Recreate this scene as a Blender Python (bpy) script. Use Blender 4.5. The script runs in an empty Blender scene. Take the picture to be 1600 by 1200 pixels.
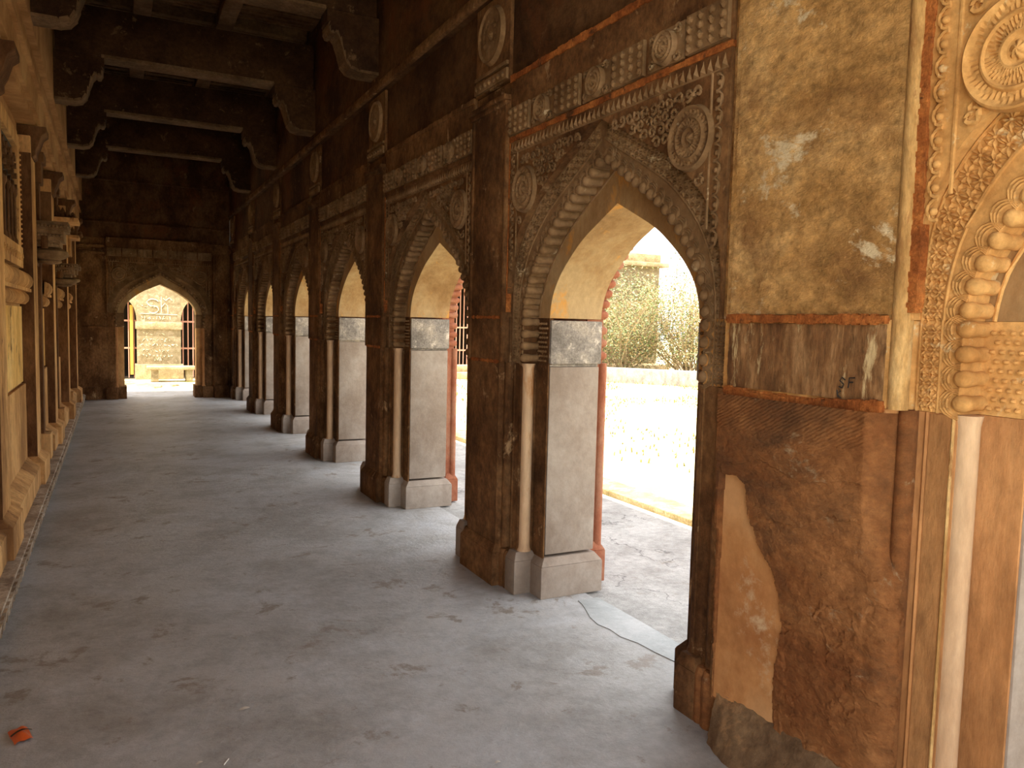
import bpy, bmesh, math, random
from mathutils import Vector, Matrix, noise
PI = math.pi
SC = bpy.context.scene
COL = SC.collection

# ------------------------------------------------------------------ camera
CAM_H = 1.55
RIGHT = Vector((0.8903726437, -0.4545969938, 0.0240443024))
DOWN = Vector((-0.0135138326, -0.0791886872, -0.9967680413))
FWD = Vector((0.4550317918, 0.8871700655, -0.0766507884))
cam_data = bpy.data.cameras.new('camera')
cam_data.sensor_width = 36.0
cam_data.lens = 1210.9 / 1600.0 * 36.0
cam_data.clip_start = 0.02
cam = bpy.data.objects.new('camera', cam_data)
M4 = Matrix.Identity(4)
for r in range(3):
    M4[r][0] = RIGHT[r]; M4[r][1] = -DOWN[r]; M4[r][2] = -FWD[r]
M4[2][3] = CAM_H
cam.matrix_world = M4
COL.objects.link(cam)
SC.camera = cam

# ------------------------------------------------------------------ sky, sun, exposure
SC.view_settings.view_transform = 'Standard'
SC.view_settings.look = 'None'
SC.view_settings.gamma = 1.0
SC.view_settings.use_curve_mapping = False
SC.view_settings.exposure = 0.7
world = bpy.data.worlds.new('world'); SC.world = world
world.use_nodes = True
wn = world.node_tree; wn.nodes.clear()
wo = wn.nodes.new('ShaderNodeOutputWorld'); bgn = wn.nodes.new('ShaderNodeBackground')
sky = wn.nodes.new('ShaderNodeTexSky'); sky.sky_type = 'NISHITA'
sky.sun_disc = False
sky.sun_elevation = math.radians(68); sky.sun_rotation = math.radians(230)
sky.air_density = 1.0; sky.dust_density = 3.0; sky.ozone_density = 0.6
mixw = wn.nodes.new('ShaderNodeMix'); mixw.data_type = 'RGBA'
mixw.inputs[0].default_value = 0.86
mixw.inputs[7].default_value = (1.0, 0.975, 0.93, 1)
mulw = wn.nodes.new('ShaderNodeMix'); mulw.data_type = 'RGBA'; mulw.blend_type = 'MULTIPLY'
mulw.inputs[0].default_value = 1.0
mulw.inputs[7].default_value = (0.35, 0.35, 0.35, 1)
wn.links.new(sky.outputs[0], mulw.inputs[6])
wn.links.new(mulw.outputs[2], mixw.inputs[6])
wn.links.new(mixw.outputs[2], bgn.inputs[0])
bgn.inputs[1].default_value = 2.1
wn.links.new(bgn.outputs[0], wo.inputs[0])
sun_d = bpy.data.lights.new('sun', 'SUN'); sun_d.energy = 13.0; sun_d.angle = math.radians(0.6)
sun_d.color = (1.0, 0.93, 0.80)
sun = bpy.data.objects.new('sun', sun_d); COL.objects.link(sun)
SUN_DIR = Vector((1.42, 1.1, -5.1)).normalized()
sun.rotation_euler = SUN_DIR.to_track_quat('-Z', 'Y').to_euler()
sun.location = (-6, -6, 20)
SC.cycles.max_bounces = 10
SC.cycles.diffuse_bounces = 6
SC.cycles.sample_clamp_indirect = 12.0

# ------------------------------------------------------------------ materials
def C4(c): return (c[0], c[1], c[2], 1.0)
def stone(name, a, b, c, scale=2.2, zs=1.0, patch=None, thr=0.60, pscale=5.0, bump=0.25, bscale=45.0,
          rough=0.88, fine=0.35, dirt=None, dthr=0.6, dscale=1.3, bdist=0.02, spec=0.2, crack=0, ys=1.0):
    m = bpy.data.materials.new(name); m.use_nodes = True
    nt = m.node_tree; N = nt.nodes; L = nt.links; N.clear()
    out = N.new('ShaderNodeOutputMaterial'); bs = N.new('ShaderNodeBsdfPrincipled')
    L.new(bs.outputs[0], out.inputs[0])
    geo = N.new('ShaderNodeNewGeometry')
    mp = N.new('ShaderNodeMapping'); mp.inputs['Scale'].default_value = (1, ys, zs)
    L.new(geo.outputs['Position'], mp.inputs[0])
    def noi(s, d=8, r=0.6, dist=0.0, vec=None):
        n = N.new('ShaderNodeTexNoise'); n.inputs['Scale'].default_value = s
        n.inputs['Detail'].default_value = d; n.inputs['Roughness'].default_value = r
        n.inputs['Distortion'].default_value = dist
        L.new((vec or mp).outputs[0], n.inputs['Vector']); return n
    n1 = noi(scale, 9, 0.68, 0.15)
    rp = N.new('ShaderNodeValToRGB'); e = rp.color_ramp.elements
    e[0].position = 0.39; e[0].color = C4(a); e[1].position = 0.61; e[1].color = C4(c)
    mid = rp.color_ramp.elements.new(0.5); mid.color = C4(b)
    L.new(n1.outputs['Fac'], rp.inputs[0])
    cur = rp.outputs[0]
    n2 = noi(scale * 11, 6, 0.7)
    r2 = N.new('ShaderNodeMapRange'); r2.inputs[1].default_value = 0.3; r2.inputs[2].default_value = 0.7
    r2.inputs[3].default_value = 1 - fine; r2.inputs[4].default_value = 1 + fine
    L.new(n2.outputs['Fac'], r2.inputs[0])
    mu = N.new('ShaderNodeMix'); mu.data_type = 'RGBA'; mu.blend_type = 'MULTIPLY'; mu.inputs[0].default_value = 1
    L.new(cur, mu.inputs[6]); L.new(r2.outputs[0], mu.inputs[7]); cur = mu.outputs[2]
    def over(col, thr, s, soft=0.05, d=10):
        nonlocal cur
        n = noi(s, d, 0.72, 0.3)
        r = N.new('ShaderNodeMapRange'); r.inputs[1].default_value = thr - soft; r.inputs[2].default_value = thr + soft
        L.new(n.outputs['Fac'], r.inputs[0])
        mx = N.new('ShaderNodeMix'); mx.data_type = 'RGBA'; mx.inputs[7].default_value = C4(col)
        L.new(r.outputs[0], mx.inputs[0]); L.new(cur, mx.inputs[6]); cur = mx.outputs[2]
    if dirt: over(dirt, dthr, dscale, 0.08)
    if patch: over(patch, thr, pscale, 0.03)
    if crack:
        vo = N.new('ShaderNodeTexVoronoi'); vo.feature = 'DISTANCE_TO_EDGE'; vo.inputs['Scale'].default_value = crack
        nd = noi(2.2, 6, .6); vm = N.new('ShaderNodeVectorMath'); vm.operation = 'MULTIPLY_ADD'
        vm.inputs[1].default_value = (.9, .9, .9); L.new(nd.outputs['Color'], vm.inputs[0]); L.new(mp.outputs[0], vm.inputs[2])
        L.new(vm.outputs[0], vo.inputs['Vector'])
        cr = N.new('ShaderNodeMapRange'); cr.inputs[1].default_value = .0; cr.inputs[2].default_value = .006
        cr.inputs[3].default_value = .45; cr.inputs[4].default_value = 1.0
        L.new(vo.outputs['Distance'], cr.inputs[0])
        mk = N.new('ShaderNodeMix'); mk.data_type = 'RGBA'; mk.blend_type = 'MULTIPLY'; mk.inputs[0].default_value = 1
        L.new(cur, mk.inputs[6]); L.new(cr.outputs[0], mk.inputs[7]); cur = mk.outputs[2]
    L.new(cur, bs.inputs['Base Color'])
    bs.inputs['Roughness'].default_value = rough
    bs.inputs['Specular IOR Level'].default_value = spec
    nb = N.new('ShaderNodeTexNoise'); nb.inputs['Scale'].default_value = bscale; nb.inputs['Detail'].default_value = 7
    nb.inputs['Roughness'].default_value = 0.7
    L.new(mp.outputs[0], nb.inputs['Vector'])
    ad = N.new('ShaderNodeMath'); ad.operation = 'ADD'
    L.new(nb.outputs['Fac'], ad.inputs[0]); L.new(n1.outputs['Fac'], ad.inputs[1])
    bp = N.new('ShaderNodeBump'); bp.inputs['Strength'].default_value = bump; bp.inputs['Distance'].default_value = bdist
    L.new(ad.outputs[0], bp.inputs['Height']); L.new(bp.outputs[0], bs.inputs['Normal'])
    return m
def plain(name, col, rough=0.6, metal=0.0):
    m = bpy.data.materials.new(name); m.use_nodes = True
    bs = m.node_tree.nodes['Principled BSDF']
    bs.inputs['Base Color'].default_value = C4(col); bs.inputs['Roughness'].default_value = rough
    bs.inputs['Metallic'].default_value = metal
    return m
MT = {
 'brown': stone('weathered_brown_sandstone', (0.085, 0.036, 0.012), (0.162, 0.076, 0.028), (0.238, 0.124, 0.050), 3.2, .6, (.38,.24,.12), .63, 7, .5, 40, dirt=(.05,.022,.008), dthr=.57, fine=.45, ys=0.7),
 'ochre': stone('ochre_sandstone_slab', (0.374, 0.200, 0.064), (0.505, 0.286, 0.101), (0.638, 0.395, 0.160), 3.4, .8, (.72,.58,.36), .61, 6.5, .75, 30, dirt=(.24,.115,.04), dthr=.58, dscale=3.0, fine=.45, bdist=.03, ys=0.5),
 'streak': stone('water_streaked_sandstone', (0.115, 0.052, 0.021), (0.207, 0.103, 0.041), (0.380, 0.218, 0.098), 9, .14, (.56,.42,.22), .60, 16, .5, 40, fine=.45, ys=0.55),
 'rock': stone('broken_brown_rock', (0.194, 0.070, 0.022), (0.260, 0.104, 0.034), (0.337, 0.148, 0.053), 3.0, .9, (.36,.24,.135), .64, 9, .7, 70, dirt=(.12,.058,.026), dthr=.60, dscale=2.6, fine=.3, bdist=.02, ys=0.5),
 'plaster': stone('smooth_orange_plaster', (0.36, 0.15, 0.052), (0.51, 0.245, 0.09), (0.61, 0.335, 0.145), 2.4, .5, (.58,.40,.23), .58, 3, .12, 60, fine=.12, ys=0.6),
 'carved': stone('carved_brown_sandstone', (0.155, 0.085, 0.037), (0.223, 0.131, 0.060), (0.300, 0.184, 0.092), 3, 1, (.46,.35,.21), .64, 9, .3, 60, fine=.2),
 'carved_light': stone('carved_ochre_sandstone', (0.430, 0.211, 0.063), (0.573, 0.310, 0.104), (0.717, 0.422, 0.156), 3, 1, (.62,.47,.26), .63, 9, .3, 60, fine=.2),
 'smooth': stone('tooled_buff_sandstone', (0.349, 0.156, 0.055), (0.446, 0.213, 0.081), (0.554, 0.286, 0.114), 2.6, .3, (.30,.12,.04), .64, 3, .3, 80, fine=.25),
 'col': stone('pale_colonnette_stone', (0.460, 0.288, 0.162), (0.560, 0.374, 0.221), (0.640, 0.451, 0.279), 3, .25, (.46,.22,.08), .62, 3, .2, 70, fine=.15),
 'dark_strip': stone('darker_tooled_strip', (0.284, 0.131, 0.047), (0.357, 0.171, 0.063), (0.441, 0.225, 0.086), 3.0, .35, None, .6, 5, .35, 90, fine=.3),
 'rib': stone('pale_rib_stone', (0.374, 0.204, 0.068), (0.528, 0.316, 0.117), (0.660, 0.439, 0.189), 8, .3, (.34,.17,.06), .58, 11, .4, 60, fine=.3),
 'jamb': stone('pale_jamb_stone', (0.262, 0.205, 0.160), (0.316, 0.258, 0.209), (0.369, 0.312, 0.258), 2.4, .8, None, .6, 5, .2, 60, fine=.12),
 'grey_block': stone('grey_weathered_impost', (0.213, 0.189, 0.164), (0.303, 0.271, 0.238), (0.426, 0.369, 0.303), 7, 1, (.62,.55,.47), .60, 14, .6, 50, fine=.35),
 'intrados': stone('honey_soffit_stone', (0.281, 0.162, 0.068), (0.365, 0.230, 0.106), (0.425, 0.297, 0.153), 2.6, .6, (.56,.28,.07), .58, 3, .2, 50, fine=.15),
 'mortar': stone('red_orange_mortar', (0.253, 0.075, 0.018), (0.402, 0.127, 0.030), (0.540, 0.198, 0.050), 7, 1, (.12,.05,.02), .58, 5, .7, 70, fine=.4),
 'redpaint': stone('red_ochre_painted_stone', (0.248, 0.081, 0.041), (0.302, 0.113, 0.062), (0.335, 0.162, 0.098), 5, .6, None, .6, 5, .15, 60, fine=.15),
 'ceil': stone('dark_brown_overhead_stone', (0.030, 0.012, 0.004), (0.050, 0.022, 0.009), (0.076, 0.036, 0.014), 2.6, 1, (.16,.09,.04), .62, 6, .4, 40),  # very dark brown base for ceiling, beam bodies and brackets
 'slab': stone('brown_roof_slab_stone', (0.085, 0.043, 0.017), (0.142, 0.076, 0.032), (0.209, 0.119, 0.052), 2.2, 1, None, .6, 6, .4, 40),
 'beam': stone('brown_beam_stone', (0.104, 0.056, 0.026), (0.152, 0.088, 0.042), (0.208, 0.124, 0.064), 3, 1, None, .6, 6, .35, 40),
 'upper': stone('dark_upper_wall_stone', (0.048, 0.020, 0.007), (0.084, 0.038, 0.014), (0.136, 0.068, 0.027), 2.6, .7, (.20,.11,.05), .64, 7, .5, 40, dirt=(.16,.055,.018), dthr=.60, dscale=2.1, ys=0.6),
 'left_tan': stone('tan_left_wall_stone', (0.420, 0.207, 0.073), (0.587, 0.317, 0.121), (0.742, 0.440, 0.183), 2.8, .4, (.22,.10,.04), .62, 5, .35, 50, fine=.22, dirt=(.22,.11,.045), dthr=.58),
 'left_shell': stone('tan_left_wall_ashlar', (0.308, 0.149, 0.052), (0.421, 0.218, 0.085), (0.524, 0.297, 0.125), 1.6, 1, None, .62, 5, .25, 50, fine=.15),
 'left_carve': stone('dark_carved_bracket_stone', (.15,.085,.04), (.22,.13,.065), (.30,.19,.10), 4, 1, None, .62, 5, .25, 50, fine=.2),
 'left_red': stone('red_brown_stone_and_reveal_shade', (0.085, 0.034, 0.013), (0.140, 0.064, 0.025), (0.204, 0.102, 0.043), 3, .4, None, .6, 6, .4, 50, fine=.3),  # red brown trim stone; also holds the shade of the pilaster reveals
 'yellow': stone('flaking_yellow_plaster', (0.616, 0.349, 0.103), (0.832, 0.497, 0.157), (0.900, 0.617, 0.242), 3.4, .4, (.24,.125,.05), .60, 8, .6, 40, fine=.2),
 'kerb': stone('grey_brown_kerb_stone', (0.275, 0.200, 0.138), (0.425, 0.325, 0.237), (0.587, 0.488, 0.375), 6, 1, (.14,.10,.07), .62, 12, .5, 60, fine=.3),
 'fillet': stone('dark_cement_fillet', (.12,.07,.035), (.18,.11,.058), (.26,.165,.085), 3, 1, (.36,.21,.10), .58, 3, .5, 50, fine=.25),
 'floor': stone('smooth_grey_cement_floor', (0.309, 0.298, 0.279), (0.382, 0.380, 0.372), (0.456, 0.465, 0.473), 1.3, 1, (.27,.235,.20), .60, 3.4, .45, 30, rough=.5, fine=.16, dirt=(.46,.455,.445), dthr=.56, dscale=1.7, bdist=.014, spec=.4),
 'patchfloor': stone('pale_blue_grey_cement_patch', (.33,.35,.35), (.40,.42,.42), (.47,.48,.48), 3, 1, None, .6, 6, .15, 40, fine=.08, rough=.5),
 'pave': stone('light_grey_concrete_pavement', (0.310, 0.301, 0.284), (0.378, 0.370, 0.353), (0.447, 0.439, 0.421), 2, 1, (.32,.30,.27), .62, 6, .5, 60, fine=.2, crack=.55),
 'ground': stone('pale_dusty_ground', (0.468, 0.387, 0.197), (0.594, 0.519, 0.344), (0.666, 0.607, 0.476), .9, 1, (.36,.36,.12), .56, 1.6, .4, 20, fine=.2),
 'sandcurb': stone('yellow_sandstone_kerb', (0.238, 0.175, 0.077), (0.308, 0.238, 0.119), (0.378, 0.308, 0.175), 5, 1, (.22,.18,.08), .6, 8, .6, 30, fine=.3),
 'lowwall': stone('pale_low_wall_render', (0.165, 0.154, 0.138), (0.231, 0.215, 0.193), (0.286, 0.275, 0.253), 5, .5, (.20,.18,.15), .6, 8, .5, 30, fine=.3),
 'pav_wall': stone('sunlit_cream_building_stone', (0.240, 0.180, 0.096), (0.304, 0.232, 0.128), (0.368, 0.296, 0.184), 2.6, 1, None, .6, 4, .3, 30),
 'pav_grey': stone('scratched_cream_pier_stone', (0.190, 0.147, 0.081), (0.247, 0.195, 0.114), (0.314, 0.252, 0.162), 5, 1, (.42,.34,.22), .6, 9, .5, 30),
 'scratch': plain('pale_scratched_line', (.75,.66,.45), .9),
 'ink': plain('black_ink_scribble', (.015,.012,.01), .8),
 'inside': plain('interior_shade_stone', (.05,.035,.02), .95),  # near-black base puts recess and interior shade into the colour
 'iron': plain('salmon_painted_iron', (.42,.20,.13), .6),
 'iron_y': plain('yellow_painted_iron', (.55,.32,.05), .6),
 'leaf': plain('sunlit_green_leaf', (.11,.15,.04), .7),
 'leaf2': plain('pale_green_leaf', (.15,.20,.10), .7),
 'leaf3': plain('dry_yellow_leaf', (.27,.20,.085), .7),
 'twig': plain('pale_brown_twig', (.30,.22,.13), .9),
 'grass': plain('dry_yellow_grass', (.22,.20,.06), .9),
 'orange': plain('orange_red_wrapper_plastic', (.72,.13,.03), .35),
 'black': plain('dark_wrapper_band', (.03,.01,.01), .5),
 'petal': plain('pale_grey_petal', (.62,.58,.50), .7),
 'white': plain('white_straw', (.85,.82,.75), .6),
}

# ------------------------------------------------------------------ mesh building helpers
class MB:
    def __init__(s): s.v = []; s.f = []
    def add(s, vs, fs):
        o = len(s.v); s.v += [Vector(p) for p in vs]; s.f += [tuple(i + o for i in f) for f in fs]
    def box(s, x0, x1, y0, y1, z0, z1):
        s.add([(x0,y0,z0),(x1,y0,z0),(x1,y1,z0),(x0,y1,z0),(x0,y0,z1),(x1,y0,z1),(x1,y1,z1),(x0,y1,z1)],
              [(0,3,2,1),(4,5,6,7),(0,1,5,4),(1,2,6,5),(2,3,7,6),(3,0,4,7)])
    def prism(s, poly, z0, z1, top=None):
        n = len(poly); top = top or poly
        s.add([(p[0],p[1],z0) for p in poly] + [(p[0],p[1],z1) for p in top],
              [tuple(range(n-1,-1,-1)), tuple(range(n,2*n))] + [(i,(i+1)%n,n+(i+1)%n,n+i) for i in range(n)])
    def extr(s, poly, fn):
        """poly list of 2d, fn(p, k) -> 3d for k=0,1"""
        n = len(poly)
        s.add([fn(p,0) for p in poly] + [fn(p,1) for p in poly],
              [tuple(range(n-1,-1,-1)), tuple(range(n,2*n))] + [(i,(i+1)%n,n+(i+1)%n,n+i) for i in range(n)])
    def lathe(s, prof, c, axis='z', seg=12, cap=True):
        vs = []; fs = []
        for (r, h) in prof:
            for k in range(seg):
                a = 2*PI*k/seg; u, w = r*math.cos(a), r*math.sin(a)
                if axis == 'z': vs.append((c[0]+u, c[1]+w, c[2]+h))
                elif axis == 'x': vs.append((c[0]+h, c[1]+u, c[2]+w))
                else: vs.append((c[0]+u, c[1]+h, c[2]+w))
        for i in range(len(prof)-1):
            for k in range(seg):
                fs.append((i*seg+k, i*seg+(k+1)%seg, (i+1)*seg+(k+1)%seg, (i+1)*seg+k))
        if cap:
            fs.append(tuple(range(seg))); fs.append(tuple(range((len(prof)-1)*seg, len(prof)*seg)))
        s.add(vs, fs)
    def tube(s, pts, r, seg=6, taper=None):
        pts = [Vector(p) for p in pts]; vs = []; fs = []; n = len(pts)
        for i, p in enumerate(pts):
            d = (pts[min(i+1,n-1)] - pts[max(i-1,0)])
            if d.length < 1e-9: d = Vector((0,0,1))
            d.normalize(); up = Vector((0,0,1)) if abs(d.z) < .9 else Vector((1,0,0))
            a = d.cross(up).normalized(); b = d.cross(a)
            rr = r if taper is None else r*(1-(1-taper)*i/max(1,n-1))
            for k in range(seg):
                t = 2*PI*k/seg; vs.append(p + a*rr*math.cos(t) + b*rr*math.sin(t))
        for i in range(n-1):
            for k in range(seg):
                fs.append((i*seg+k, i*seg+(k+1)%seg, (i+1)*seg+(k+1)%seg, (i+1)*seg+k))
        fs.append(tuple(range(seg))); fs.append(tuple(range((n-1)*seg, n*seg)))
        s.add(vs, fs)
    def grid(s, nu, nv, fn):
        vs = [fn(i/nu, j/nv) for j in range(nv+1) for i in range(nu+1)]
        fs = [(j*(nu+1)+i, j*(nu+1)+i+1, (j+1)*(nu+1)+i+1, (j+1)*(nu+1)+i) for j in range(nv) for i in range(nu)]
        s.add(vs, fs)
    def mesh(s, name, mat, smooth=35, bevel=0):
        me = bpy.data.meshes.new(name)
        me.from_pydata([tuple(p) for p in s.v], [], s.f)
        bm = bmesh.new(); bm.from_mesh(me)
        bmesh.ops.recalc_face_normals(bm, faces=bm.faces)
        if bevel:
            bm.edges.ensure_lookup_table()
            ed = [e for e in bm.edges if len(e.link_faces) == 2 and e.calc_face_angle(0) > .6]
            try: bmesh.ops.bevel(bm, geom=ed, offset=bevel, segments=2, affect='EDGES', profile=.6, clamp_overlap=True)
            except Exception: pass
        bm.to_mesh(me); bm.free()
        me.materials.append(MT[mat])
        for p in me.polygons: p.use_smooth = True
        try: me.set_sharp_from_angle(angle=math.radians(smooth))
        except Exception: pass
        return me
    def build(s, name, mat, parent=None, smooth=35, bevel=0, loc=None):
        me = s.mesh(name, mat, smooth, bevel)
        o = bpy.data.objects.new(name, me); COL.objects.link(o)
        if parent: o.parent = parent
        if loc is not None: o.location = loc
        return o
def share(name, me, parent, loc=(0,0,0), rot=None):
    o = bpy.data.objects.new(name, me); COL.objects.link(o); o.parent = parent; o.location = loc
    if rot: o.rotation_euler = rot
    return o
def thing(name, label, cat, loc=(0,0,0), rz=0, group=None):
    o = bpy.data.objects.new(name, None); COL.objects.link(o); o.location = loc; o.rotation_euler = (0,0,rz)
    o.empty_display_size = .1
    o['label'] = label; o['category'] = cat
    if group: o['group'] = group
    return o
def tag(o, label, cat, group=None, kind=None):
    o['label'] = label; o['category'] = cat
    if group: o['group'] = group
    if kind: o['kind'] = kind
    return o
def struct(o, label, cat='wall'):
    o['label'] = label; o['category'] = cat; o['kind'] = 'structure'; return o
def copy_tree(o, parent=None):
    c = o.copy(); COL.objects.link(c); c.parent = parent
    for ch in list(o.children): copy_tree(ch, c)
    return c
def leaf(mb, c, d, L, W, H, n):
    """small pyramidal leaf: centre c, direction d, on a surface with normal n"""
    d = d.normalized(); w = n.cross(d).normalized()
    a = c - d*L/2; b = c + d*L/2
    mb.add([a, c - w*W/2, b, c + w*W/2, c + n*H], [(0,1,4),(1,2,4),(2,3,4),(3,0,4)])

# ------------------------------------------------------------------ arch curves (dx from apex axis, z)
def crom(P, N):
    Q = [P[0]] + P + [P[-1]]; out = []
    for i in range(1, len(Q)-2):
        for k in range(20):
            t = k/20; r = []
            for a in range(2):
                p0,p1,p2,p3 = Q[i-1][a],Q[i][a],Q[i+1][a],Q[i+2][a]
                r.append(.5*((2*p1)+(-p0+p2)*t+(2*p0-5*p1+4*p2-p3)*t*t+(-p0+3*p1-3*p2+p3)*t**3))
            out.append(tuple(r))
    out.append(P[-1])
    S = [0]
    for i in range(1, len(out)): S.append(S[-1] + math.hypot(out[i][0]-out[i-1][0], out[i][1]-out[i-1][1]))
    res = []; j = 0
    for k in range(N+1):
        s = S[-1]*k/N
        while j < len(S)-2 and S[j+1] < s: j += 1
        t = (s-S[j])/max(1e-9, S[j+1]-S[j])
        res.append((out[j][0]+(out[j+1][0]-out[j][0])*t, out[j][1]+(out[j+1][1]-out[j][1])*t))
    return res, S[-1]
NZ = 28; ZS = 1.59; ZC = 1.33
K0, L0 = crom([(0,2.14),(.15,2.07),(.30,1.995),(.42,1.91),(.52,1.82),(.585,1.73),(.613,1.65),(.62,ZS)], NZ)
K1, L1 = crom([(0,2.36),(.12,2.28),(.27,2.19),(.44,2.08),(.58,1.95),(.68,1.82),(.74,1.70),(.76,ZS)], NZ)
K2, L2 = crom([(0,2.53),(.12,2.465),(.35,2.35),(.56,2.24),(.70,2.13),(.80,2.02),(.865,1.88),(.885,1.74),(.888,ZS)], NZ)
def KP(k, t):
    """k in 0..2, t in 0..1 apex to springing, t > 1 goes straight down (1 unit = 1 m)"""
    if t > 1:
        p = KP(k, 1.0); return (p[0], p[1] - (t-1))
    f = t*NZ; i = min(int(f), NZ-1); f -= i
    def at(K): return (K[i][0]+(K[i+1][0]-K[i][0])*f, K[i][1]+(K[i+1][1]-K[i][1])*f)
    if k <= 1: A, B, q = at(K0), at(K1), k
    else: A, B, q = at(K1), at(K2), k-1
    return (A[0]+(B[0]-A[0])*q, A[1]+(B[1]-A[1])*q)
def FP(side, k, t, h=0.0):
    p = KP(k, t); return Vector((-h, side*p[0], p[1]))
NRM = Vector((-1, 0, 0))
FH = .895      # half width of an arch field
XF = 2.06      # arcade face plane

def leaf_band(mb, side, tA, tB, k0=1.5, k1=1.95, pitch=.045, down=False):
    """two rows of eight-leaf flowers between curves k0 and k1"""
    length = (tB - tA) if down else L1*(tB - tA)
    n = max(1, int(length/pitch))
    for i in range(n):
        for r in range(2):
            kk = k0 + (k1-k0)*(.27 + .46*r)
            t0 = tA + (tB-tA)*(i+.5)/n
            c = FP(side, kk, t0)
            e = 1e-3
            du = (FP(side, kk, t0+e) - FP(side, kk, t0-e)).normalized()
            dv = NRM.cross(du)
            wv = (FP(side, k1, t0) - FP(side, k0, t0)).length/2
            q4 = c + du*pitch*.5
            leaf(mb, q4, dv, wv*.9, .010, .009, NRM)
            for q in range(8):
                a = PI/4*q
                rr = .42 if q % 2 == 0 else .54
                d = du*math.cos(a)*pitch + dv*math.sin(a)*wv
                if q == 0:
                    mb.lathe([(.006,0),(.005,-.006),(.002,-.009)], tuple(c), 'x', 6)
                leaf(mb, c + d*.40, d, d.length*.74*(1 if q % 2 == 0 else 1.12), .0115, .012, NRM)
def band_lines(mb, side, tA, tB, ks, r=.004, n=24):
    for k in ks:
        mb.tube([FP(side, k, tA+(tB-tA)*i/n, .002) for i in range(n+1)], r, 5)
def fan(mb, side, t, pitch_r):
    """three concentric half rings round a billet"""
    c = FP(side, 1.0, t); e = 1e-3
    du = (FP(side, 1, t+e) - FP(side, 1, t-e)).normalized()
    out = (FP(side, 1.3, t) - c); out = (out - du*out.dot(du)).normalized()
    for j, rr in enumerate((.034, .044, .054)):
        sx = pitch_r/.036
        mb.tube([c + du*math.cos(a)*min(rr, .034+.004*j)*sx + out*math.sin(a)*rr*1.05 + NRM*.002
                 for a in [PI*q/8 for q in range(9)]], .0038, 4)
def billet_mesh(mat):
    mb = MB()
    mb.lathe([(.006,-.016),(.017,-.012),(.0235,-.002),(.025,.012),(.0235,.03),(.021,.045),(.0205,.06),(.0225,.09)], (0,0,0), 'x', 10)
    return mb.mesh('billet', mat, 50)
def medallion(mb, cy, cz, R, nr=16, na=72, flutes=26, x0=0.0):
    def fn(u, v):
        a = 2*PI*u; r = R*v
        q = v
        h = .012
        h += .014*math.exp(-((q-.93)/.055)**2) + .013*math.exp(-((q-.62)/.05)**2)
        if q < .16: h += .016*(1-(q/.16)**2) + .004*math.cos(6*a+30*q)*(q/.16)
        h += .010*math.exp(-((q-.30)/.05)**2)
        fl = .5+.5*math.cos(flutes*a + 16*q)
        if .34 < q < .56: h += .007*fl
        if .68 < q < .88: h += .006*fl
        if q > .985: h = 0
        return (x0-h, cy + r*math.cos(a), cz + r*math.sin(a))
    mb.grid(na, nr, fn)
def curl(mb, c, R, ang, sgn, r=.0085):
    pts = []
    for q in range(12):
        t = q/11; a = ang + sgn*t*6.4; rr = R*(1 - .74*t)
        pts.append(Vector((c[0]-.005, c[1] + rr*math.cos(a), c[2] + rr*math.sin(a))))
    mb.tube(pts, r, 5, .7)
def teardrops(mb, y0, y1, z, H, n, x0):
    for i in range(n):
        y = y0 + (y1-y0)*(i+.5)/n; w = (y1-y0)/n*.42
        mb.add([(x0,y-w,z),(x0,y+w,z),(x0,y+w*.35,z+H*.5),(x0,y,z+H),(x0,y-w*.35,z+H*.5),(x0-.014,y,z+H*.22),(x0-.006,y,z+H*.6)],
               [(0,1,5),(1,2,5),(2,6,5),(2,3,6),(3,4,6),(4,5,6),(4,0,5)])
def crescents(mb, y0, y1, z0, z1, n, x0):
    for i in range(n):
        z = z0 + (z1-z0)*(i+.5)/n; R = (z1-z0)/n*.46
        yc = (y0+y1)/2; s = 1 if y1 > y0 else -1
        mb.tube([(x0-.004, yc + s*(math.cos(a)*R*.75 - .006), z + math.sin(a)*R) for a in [-1.9+3.8*q/8 for q in range(9)]], .006, 5)
        mb.lathe([(.012,0),(.010,-.008),(.004,-.012)], (x0, yc, z-.004), 'x', 8)

SPX = -.045   # spandrel stands proud of the carved band

def in_spandrel(dx, z, m=.0):
    """point clearly above the extrados"""
    best = 9
    for p in K2:
        best = min(best, math.hypot(p[0]-dx, p[1]-z))
    if dx > .87: return False
    zz = None
    for i in range(NZ):
        if K2[i][0] <= dx <= K2[i+1][0]:
            zz = K2[i][1] + (K2[i+1][1]-K2[i][1])*(dx-K2[i][0])/max(1e-6, K2[i+1][0]-K2[i][0])
    return zz is not None and z > zz and best > m

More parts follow.
